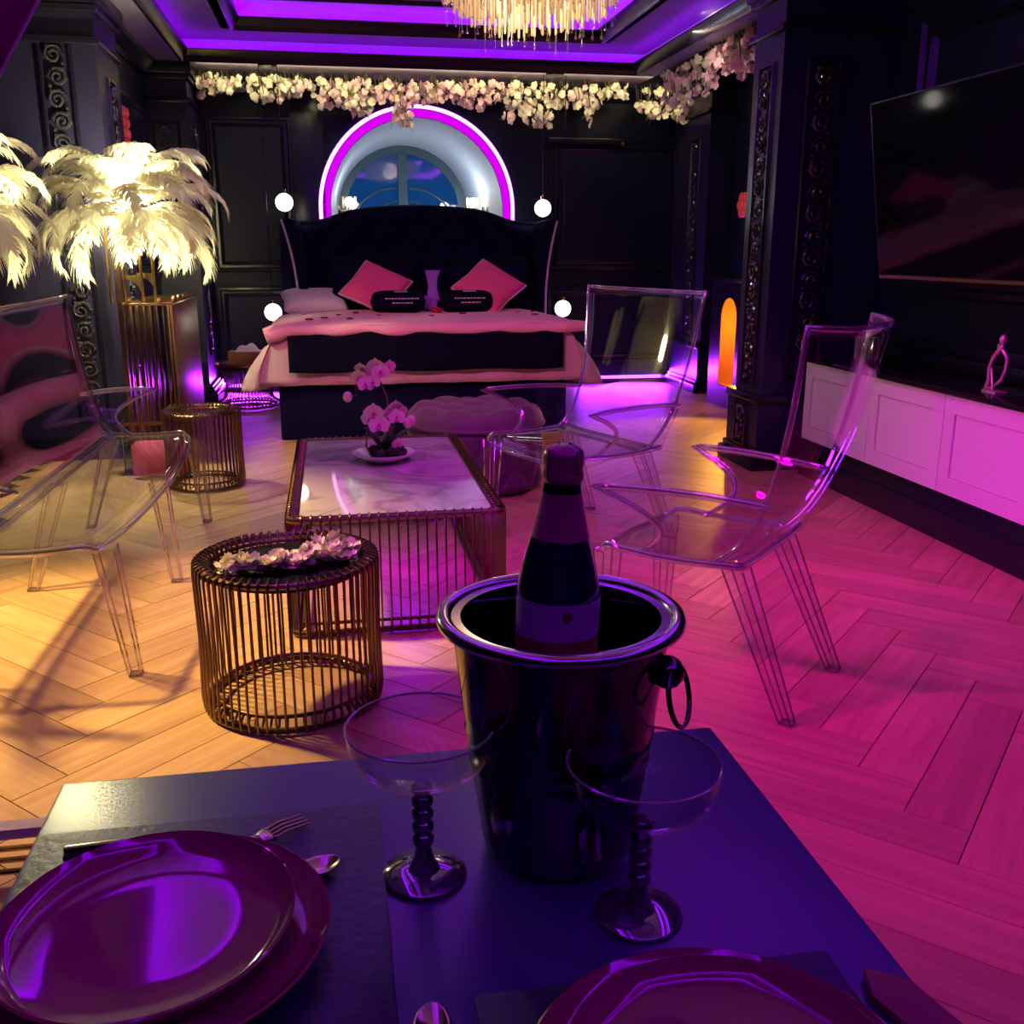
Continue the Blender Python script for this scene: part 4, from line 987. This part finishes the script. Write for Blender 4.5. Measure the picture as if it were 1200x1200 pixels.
# ================================================================== RIGHT SIDE
CY = [5.13, 4.44, 3.83, 3.22, 2.61]
CX0, CX1 = 2.60, 3.10
names_ = ['white shaker cabinet nearest the pillar, seen through the clear chair back', 'white shaker cabinet second from the pillar', 'white shaker cabinet third from the pillar, below the bronze figurine', 'white shaker cabinet fourth from the pillar']
for k_ in range(4):
    y1, y0 = CY[k_], CY[k_+1]
    t = thing('cabinet', names_[k_], 'cabinet', ((CX0+CX1)/2, (y0+y1)/2, .213), 0, 'white cabinets along the right wall')
    a, hw = (CX1-CX0)/2, (y1-y0)/2
    MB().box(-a+.02, a, -hw+.001, hw-.001, 0, .432).build('body', 'cabinet', t)
    dm = MB(); fr = .075; z0_, z1_ = .003, .430; g = .002
    dm.box(-a, -a+.019, -hw+g, -hw+fr, z0_, z1_).box(-a, -a+.019, hw-fr, hw-g, z0_, z1_).box(-a, -a+.019, -hw+fr, hw-fr, z0_, z0_+fr).box(-a, -a+.019, -hw+fr, hw-fr, z1_-fr, z1_)
    d = dm.build('door', 'cabinet', t, smooth=0)
    MB().box(-a+.008, -a+.018, -hw+fr+.003, hw-fr-.003, z0_+fr+.003, z1_-fr-.003).build('panel', 'cabinet', d, smooth=0)
tag(MB().box(CX0-.02, 3.015, 2.6, 5.15, .647, .672).build('worktop', 'worktop', bevel=.004), 'black glossy worktop running along the white cabinets', 'worktop')
tag(MB().box(CX0+.02, 3.06, 2.6, 5.15, 0, .211).box(CX0+.005, CX0+.02, 2.6, 5.15, .0, .13).build('cabinet_plinth', 'trim', bevel=.004), 'black plinth carrying the white cabinets', 'plinth')
# TV, tilted down
t = thing('television', 'large black wall television tilted down over the cabinets', 'television', (2.645, 3.85, 1.115))
rot = Matrix.Rotation(-.16, 4, 'Y')
tl = 1.36
MB().box(0, .035, -tl/2, tl/2, 0, .80).xf(rot).build('housing', 'bezel', t, bevel=.004)
MB().box(-.004, 0, -tl/2+.008, tl/2-.008, .018, .792).xf(rot).build('screen', 'screen', t, smooth=0)
MB().box(-.005, .001, -tl/2, tl/2, 0, .014).xf(rot).build('chin_strip', 'steel', t, smooth=0)
MB().box(-.005, .002, -tl/2, -tl/2+.006, 0, .80).box(-.005, .002, tl/2-.006, tl/2, 0, .80).box(-.005, .002, -tl/2, tl/2, .794, .80).xf(rot).build('bezel', 'bezel', t, smooth=0)
MB().box(.03, .42, -.06, .06, .30, .42).build('wall_arm', 'trim', t, bevel=.01)
# figurine
t = thing('figurine', 'pale bronze figurine of a bending dancer on the black worktop', 'figurine', (2.69, 3.64, .672))
def V(y, z, x=0): return (x, y, z)
MB().box(-.03, .03, -.045, .045, 0, .012).build('base', 'bronze', t, bevel=.003)
MB().tube([V(.06, .012), V(.045, .05), V(.05, .10), V(.03, .145), V(-.01, .185), V(-.02, .20)], [.007, .009, .008, .010, .012, .008], 8).build('body', 'bronze', t, smooth=80)
MB().tube([V(.07, .012, .0), V(.03, .02, .01), V(-.02, .06, .012), V(-.04, .10, .01), V(-.045, .15, .008), V(-.02, .18)], [.005, .007, .008, .008, .008, .009], 8).build('draped_limb', 'bronze', t, smooth=80)
MB().tube([V(.0, .012, -.01), V(.01, .06, -.01), V(.03, .10, -.005)], .005, 6).build('leg', 'bronze', t, smooth=80)
MB().sphere(V(-.018, .222), .017, 10, (1, 1, 1.3)).build('head', 'bronze', t, smooth=80)
MB().tube([V(-.005, .20), V(.008, .20), V(.012, .185)], .005, 6).build('hand', 'bronze', t)
# ribbed candle glass on the worktop
t = thing('candle_glass', 'ribbed bronze candle glass on the worktop behind the clear chair', 'candle holder', (2.80, 4.86, .672))
MB().lathe([(0, 0), (.05, 0), (.056, .01), (.056, .125), (.050, .125), (.046, .02), (0, .02)], 28).build('cup', 'copper', t)
for a in range(20): MB().tube([(.058*math.cos(a*PI/10), .058*math.sin(a*PI/10), .012), (.058*math.cos(a*PI/10), .058*math.sin(a*PI/10), .12)], .0035, 5).build('rib', 'bronze', t)
# rail on the back wall and red flower on the right recess
t = thing('wall_rail', 'slim black rail fixed high on the back wall right of the bed', 'rail', (2.34, 9.24, 2.20))
MB().box(-.34, .36, -.02, .02, -.025, .025).build('bar', 'trim', t, bevel=.008)
for x in (-.28, .30): MB().box(x-.015, x+.015, .0, .07, -.015, .015).build('bracket', 'trim', t)
MB().sphere((.36, -.01, -.02), .022, 10).build('end_cap', 'bezel', t, smooth=80)
t = thing('wall_flower', 'small red glowing flower on the dark recess wall by the right pillar', 'wall decoration', (3.36, 7.95, 1.60))
MB().sphere((.0, 0, 0), .05, 10, (.6, 1, 1)).build('center', 'red', t, smooth=80)
for k_ in range(6): MB().sphere((0, .065*math.cos(k_*PI/3), .065*math.sin(k_*PI/3)), .045, 8, (.5, 1, 1)).build('petal', 'red', t, smooth=80)
MB().box(.02, .06, -.03, .03, -.03, .03).build('mount', 'trim', t)

# maroon canopy cloth, upper left
t = thing('canopy_cloth', 'maroon cloth canopy with a pale corded edge at the upper left', 'curtain', (-.5, 1.6, 1.5))
ca, cb = Vector((-.382, 1.6, 1.586)), Vector((-.444, 1.6, 1.49))
dr = (ca-cb)
MB().grid(lambda i, j: tuple(cb + dr*(-.6+2.6*i) + Vector((-.42*j, .03*math.sin(j*7), .10*j)) - Vector((-.5, 1.6, 1.5))), 12, 12).build('cloth', 'maroon', t, smooth=80, solid=.006)
MB().tube([tuple(cb + dr*(-.6+2.6*i/12) - Vector((-.5, 1.6, 1.5))) for i in range(13)], .0028, 6).build('edge_cord', 'seam', t)

# ================================================================== FOREGROUND TABLE
TZ = .75
t = thing('dining_table', 'dark leather-topped dining table in the foreground', 'table', (.053, .55, 0))
MB().box(-.331, .331, -.365, .365, TZ-.03, TZ).build('tabletop', 'leather', t, bevel=.004)
MB().lathe([(0, .03), (.03, .03), (.03, TZ-.03), (0, TZ-.03)], 20).build('column', 'trim', t); MB().lathe([(0, 0), (.24, 0), (.24, .02), (.04, .035), (0, .035)], 36).build('base', 'trim', t)
o = MB().box(-.272, .022, .40, .820, TZ+.0005, TZ+.004).build('placemat', 'mat', bevel=.0015); tag(o, 'grained navy leather placemat under the left plates', 'placemat')
o = MB().box(.075, .335, .16, .562, TZ+.0005, TZ+.004).build('placemat', 'mat', bevel=.0015); tag(o, 'navy leather placemat under the right plates', 'placemat')
def plate(label, x, y, z, r, h, group):
    t = MB().lathe([(0, .004), (r*.62, .004), (r*.64, 0), (r*.70, 0), (r*.72, .004), (r*.93, h*.35), (r*.995, h*.9), (r, h), (r*.985, h+.001), (r*.955, h*.86), (r*.89, h*.48), (r*.84, .0085), (r*.5, .0075), (0, .0075)], 96).build('plate', 'plate', smooth=70)
    t.location = (x, y, z); return tag(t, label, 'plate', group)
plate('large plum glazed plate at the left, under the smaller one', -.143, .640, TZ+.0065, .122, .020, 'plum stoneware plates')
plate('smaller plum glazed plate stacked on the large left plate', -.152, .645, TZ+.0150, .106, .022, 'plum stoneware plates')
plate('large plum glazed plate at the bottom right, under the smaller one', .207, .435, TZ+.0065, .122, .020, 'plum stoneware plates')
plate('smaller plum glazed plate stacked on the bottom right plate', .210, .432, TZ+.0150, .104, .022, 'plum stoneware plates')
# cutlery
t = thing('fork', 'pale gold fork, its tines past the edge of the left plates', 'fork', (-.044, .797, TZ+.007), math.radians(212))
MB().grid(lambda i, j: (.045+.14*i, (j-.5)*(.012 - .006*math.sin(PI*min(1, i*1.2))), .0015), 10, 2).build('handle', 'steel', t, solid=.003)
for y in (-.0085, -.0028, .0028, .0085): MB().tube([(0, y, .001), (.022, y, .003), (.036, y*.95, .001)], [.0010, .0015, .0018], 6).build('tine', 'steel', t)
MB().grid(lambda i, j: (.034+.014*i, (j-.5)*(.021-.010*i), .0012), 3, 3).build('neck', 'steel', t, solid=.003)
t = thing('knife', 'black and pale gold knife at the upper left of the plates', 'knife', (-.243, .779, TZ+.0045), math.radians(4))
MB().box(0, .10, -.0055, .0055, 0, .004).build('handle', 'handle', t, bevel=.001); MB().box(0, .10, .001, .0065, .004, .0075).build('blade_spine', 'steel', t, bevel=.001)
def spoon(label, x, y, rz):
    t = thing('spoon', label, 'spoon', (x, y, TZ+.0045), rz)
    MB().grid(lambda i, j: (.018*(1-math.cos(PI*i)), (2*j-1)*.0125*math.sin(PI*i), .001 + .006*((math.cos(PI*i)**2)+((2*j-1)*math.sin(PI*i))**2*.8)), 20, 10).build('bowl', 'steel', t, smooth=80, solid=.0015)
    MB().tube([(.034, 0, .005), (.055, 0, .006), (.13, 0, .003)], [.0022, .002, .003], 6).build('handle', 'steel', t); return t
spoon('pale gold spoon peeking out right of the left plates', -.014, .727, math.radians(195))
spoon('pale gold teaspoon at the bottom edge beside the left placemat', .045, .552, math.radians(-95))
o = MB().prism([(-.03, -.06), (.03, -.06), (.035, .02), (0, .05), (-.03, .02)], lambda p, q, z: (p, q, z), 0, .012).build('napkin', 'maroon', bevel=.003)
o.location = (.362, .50, TZ+.001); o.rotation_euler = (0, 0, .3); o.scale = (.55, .75, .6); tag(o, 'folded maroon napkin by the bottom right plates', 'napkin')
# coupes
def coupe(label, x, y, s=1.0, solid=False):
    t = thing('champagne_coupe', label, 'glass', (x, y, TZ), 0, 'champagne coupes')
    bowl = [(.004, .086), (.020, .089), (.036, .097), (.046, .109), (.0505, .124), (.0525, .145), (.0515, .145), (.0495, .125), (.0445, .110), (.034, .0985), (.018, .091), (0, .0885)]
    bowl = [(r*1.11, .088 + (z-.088)*.80) for r, z in bowl]
    bo = MB().lathe([(r*s, z*s) for r, z in bowl], 48).build('bowl', 'glass', t, smooth=80)
    MB().tube(circle(.0577*s, 48, .1336*s), .0012, 6, closed=True).build('lip', 'glassrim', bo)
    st = [(.0, .0865), (.0055, .086)]
    for k_ in range(5):
        zc = .080 - .0115*k_
        st += [(.0050, zc+.0058), (.0085, zc+.003), (.0090, zc), (.0085, zc-.003), (.0050, zc-.0057)]
    st += [(.0062, .026), (.0078, .018), (.0110, .010), (.013, .007), (0, .007)]
    MB().lathe([(r*s, z*s) for r, z in st], 24).build('beaded_stem', 'smokeglass', t, smooth=80)
    MB().lathe([(0, 0), (.033*s, 0), (.0345*s, .0015*s), (.033*s, .004*s), (.014*s, .0068*s), (0, .008*s)], 48).build('foot', 'smokeglass', t, smooth=80)
    return t
coupe('champagne coupe with a beaded stem standing left of the ice bucket', .054, .708, 1.02)
coupe('champagne coupe with a beaded stem standing right of and before the ice bucket', .213, .628, .99)
# ice bucket
bx_, by_ = .173, .735
t = thing('ice_bucket', 'black chrome champagne ice bucket on the dining table', 'ice bucket', (bx_, by_, TZ))
pr = [(0, 0), (.058, 0), (.062, .003)]
for k_ in range(40):
    z = .006 + .202*k_/39; r_ = .0625 + (.0895-.0625)*(z/.208)**.85
    if .085 < z < .125: r_ += .0011*math.sin((z-.085)/.04*6*PI)
    if .012 < z < .03: r_ += .0010*math.sin((z-.012)/.018*4*PI)
    pr.append((r_, z))
pr += [(.0885, .210), (.084, .21), (.080, .20)] + [(.060 + (.080-.060)*k_/10, .030+.167*k_/10) for k_ in range(9, -1, -1)] + [(0, .030)]
MB().lathe(pr, 72).build('body', 'bucket', t, smooth=50)
MB().lathe([(.0955 + .0065*math.cos(a*PI/6), .211 + .0055*math.sin(a*PI/6)) for a in range(12)], 72, closed=True).build('rolled_rim', 'bucket_rim', t, smooth=80)
MB().lathe([(.082, .2095), (.0955, .2105), (.0955, .2125), (.082, .2115)], 72, closed=True).build('rim_flange', 'bucket_rim', t, smooth=80)
for a in (-.62, PI-1.0):
    c, s = math.cos(a), math.sin(a); p = lambda d, e, z: (c*d - s*e, s*d + c*e, z)
    MB().sphere(p(.092, 0, .178), .0135, 12, (1, 1, 1)).build('lug', 'bucket', t, smooth=80)
    MB().tube([p(.102 - .006*math.cos(q*PI/14), .024*math.sin(q*PI/14), .160 + .024*math.cos(q*PI/14)) for q in range(28)], .0022, 8, closed=True).build('ring_handle', 'bucket', t, smooth=80)
# bottle
t = thing('champagne_bottle', 'dark champagne bottle with maroon foil standing in the ice bucket', 'bottle', (bx_-.008, by_+.002, TZ+.0305)); t.rotation_euler = (R(-1.0), R(2.0), 0); t.scale = (1, 1, .94)
MB().lathe([(0, .008), (.026, 0), (.033, .003), (.0345, .01), (.0345, .205), (.0335, .218), (.0305, .235), (.0273, .248), (.0218, .268), (.0175, .288), (.0140, .318), (0, .319)], 56).build('glass_body', 'bottle', t, smooth=60)
fo = MB().lathe([(.0240, .262), (.0222, .269), (.0182, .288), (.0150, .307), (.0150, .310), (.0163, .312), (.0166, .316), (.0160, .319), (.0153, .322), (.0163, .325), (.0163, .333), (.0148, .338), (.009, .341), (0, .3415)], 40)
fm = fo.build('foil', 'foil', t, smooth=50)
for q in range(4):
    c, s_ = math.cos(q*PI/2+.5), math.sin(q*PI/2+.5)
    MB().tube([(r_*c, r_*s_, z) for r_, z in ((.0167, .314), (.0168, .326), (.0155, .338), (.005, .3422))], .0007, 5).build('cage_wire', 'steel', fm)
lab = lambda r_, z0_, z1_, a0, a1: MB().grid(lambda i, j: (r_*math.cos(a0+(a1-a0)*i), r_*math.sin(a0+(a1-a0)*i), z0_+(z1_-z0_)*j), 30, 2)
lo = lab(.0349, .178, .211, -PI*.98, -.02*PI).build('label', 'label', t, smooth=80)
lab(.0350, .100, .178, -PI*.98, -.02*PI).build('lower_label', 'labelred', t, smooth=80)
em = MB(); 
for k_ in range(12): em.add([(.0353*math.cos(-PI/2 + .13*u), .0353*math.sin(-PI/2 + .13*u), .201 + .0045*v_) for u, v_ in ((0, 0), (math.cos(k_*PI/6), math.sin(k_*PI/6)), (math.cos((k_+1)*PI/6), math.sin((k_+1)*PI/6)))], [(0,1,2)])
em.build('emblem', 'labelred', lo, smooth=0)
dash = MB()
for a, z, l in ((-.62, .200, .10), (-.60, .195, .07), (-.55, .190, .11)):
    dash.grid(lambda i, j: (.0353*math.cos(a+l*i), .0353*math.sin(a+l*i), z+.0016*j), 3, 1)
dash.build('print_mark', 'print', lo, smooth=0)
# sled-based chair just left of the table
t = thing('sled_chair', 'cream chair base rails crossing the floor left of the dining table', 'chair', (-.95, 1.87, 0))
MB().box(-.35, .52, .035, .075, .09, .115).build('base_rail', 'cream', t, bevel=.006)
for y in (-.01, -.05, -.09): MB().tube([(-.35, y, .10), (.52, y, .10)], .006, 8).build('thin_rail', 'goldb', t)
for x in (-.34,): 
    for y in (.055, -.09): MB().box(x-.015, x+.015, y-.015, y+.015, 0, .46).build('leg', 'cream', t)
for x in (.50,):
    for y in (.055, -.09): MB().box(x-.012, x+.012, y-.012, y+.012, 0, .10).build('foot', 'cream', t)
MB().box(-.60, -.30, -.22, .20, .44, .48).build('seat', 'cream', t, bevel=.01)
for y in (-.2, .18): MB().box(-.59, -.56, y-.015, y+.015, 0, .44).build('leg', 'cream', t)
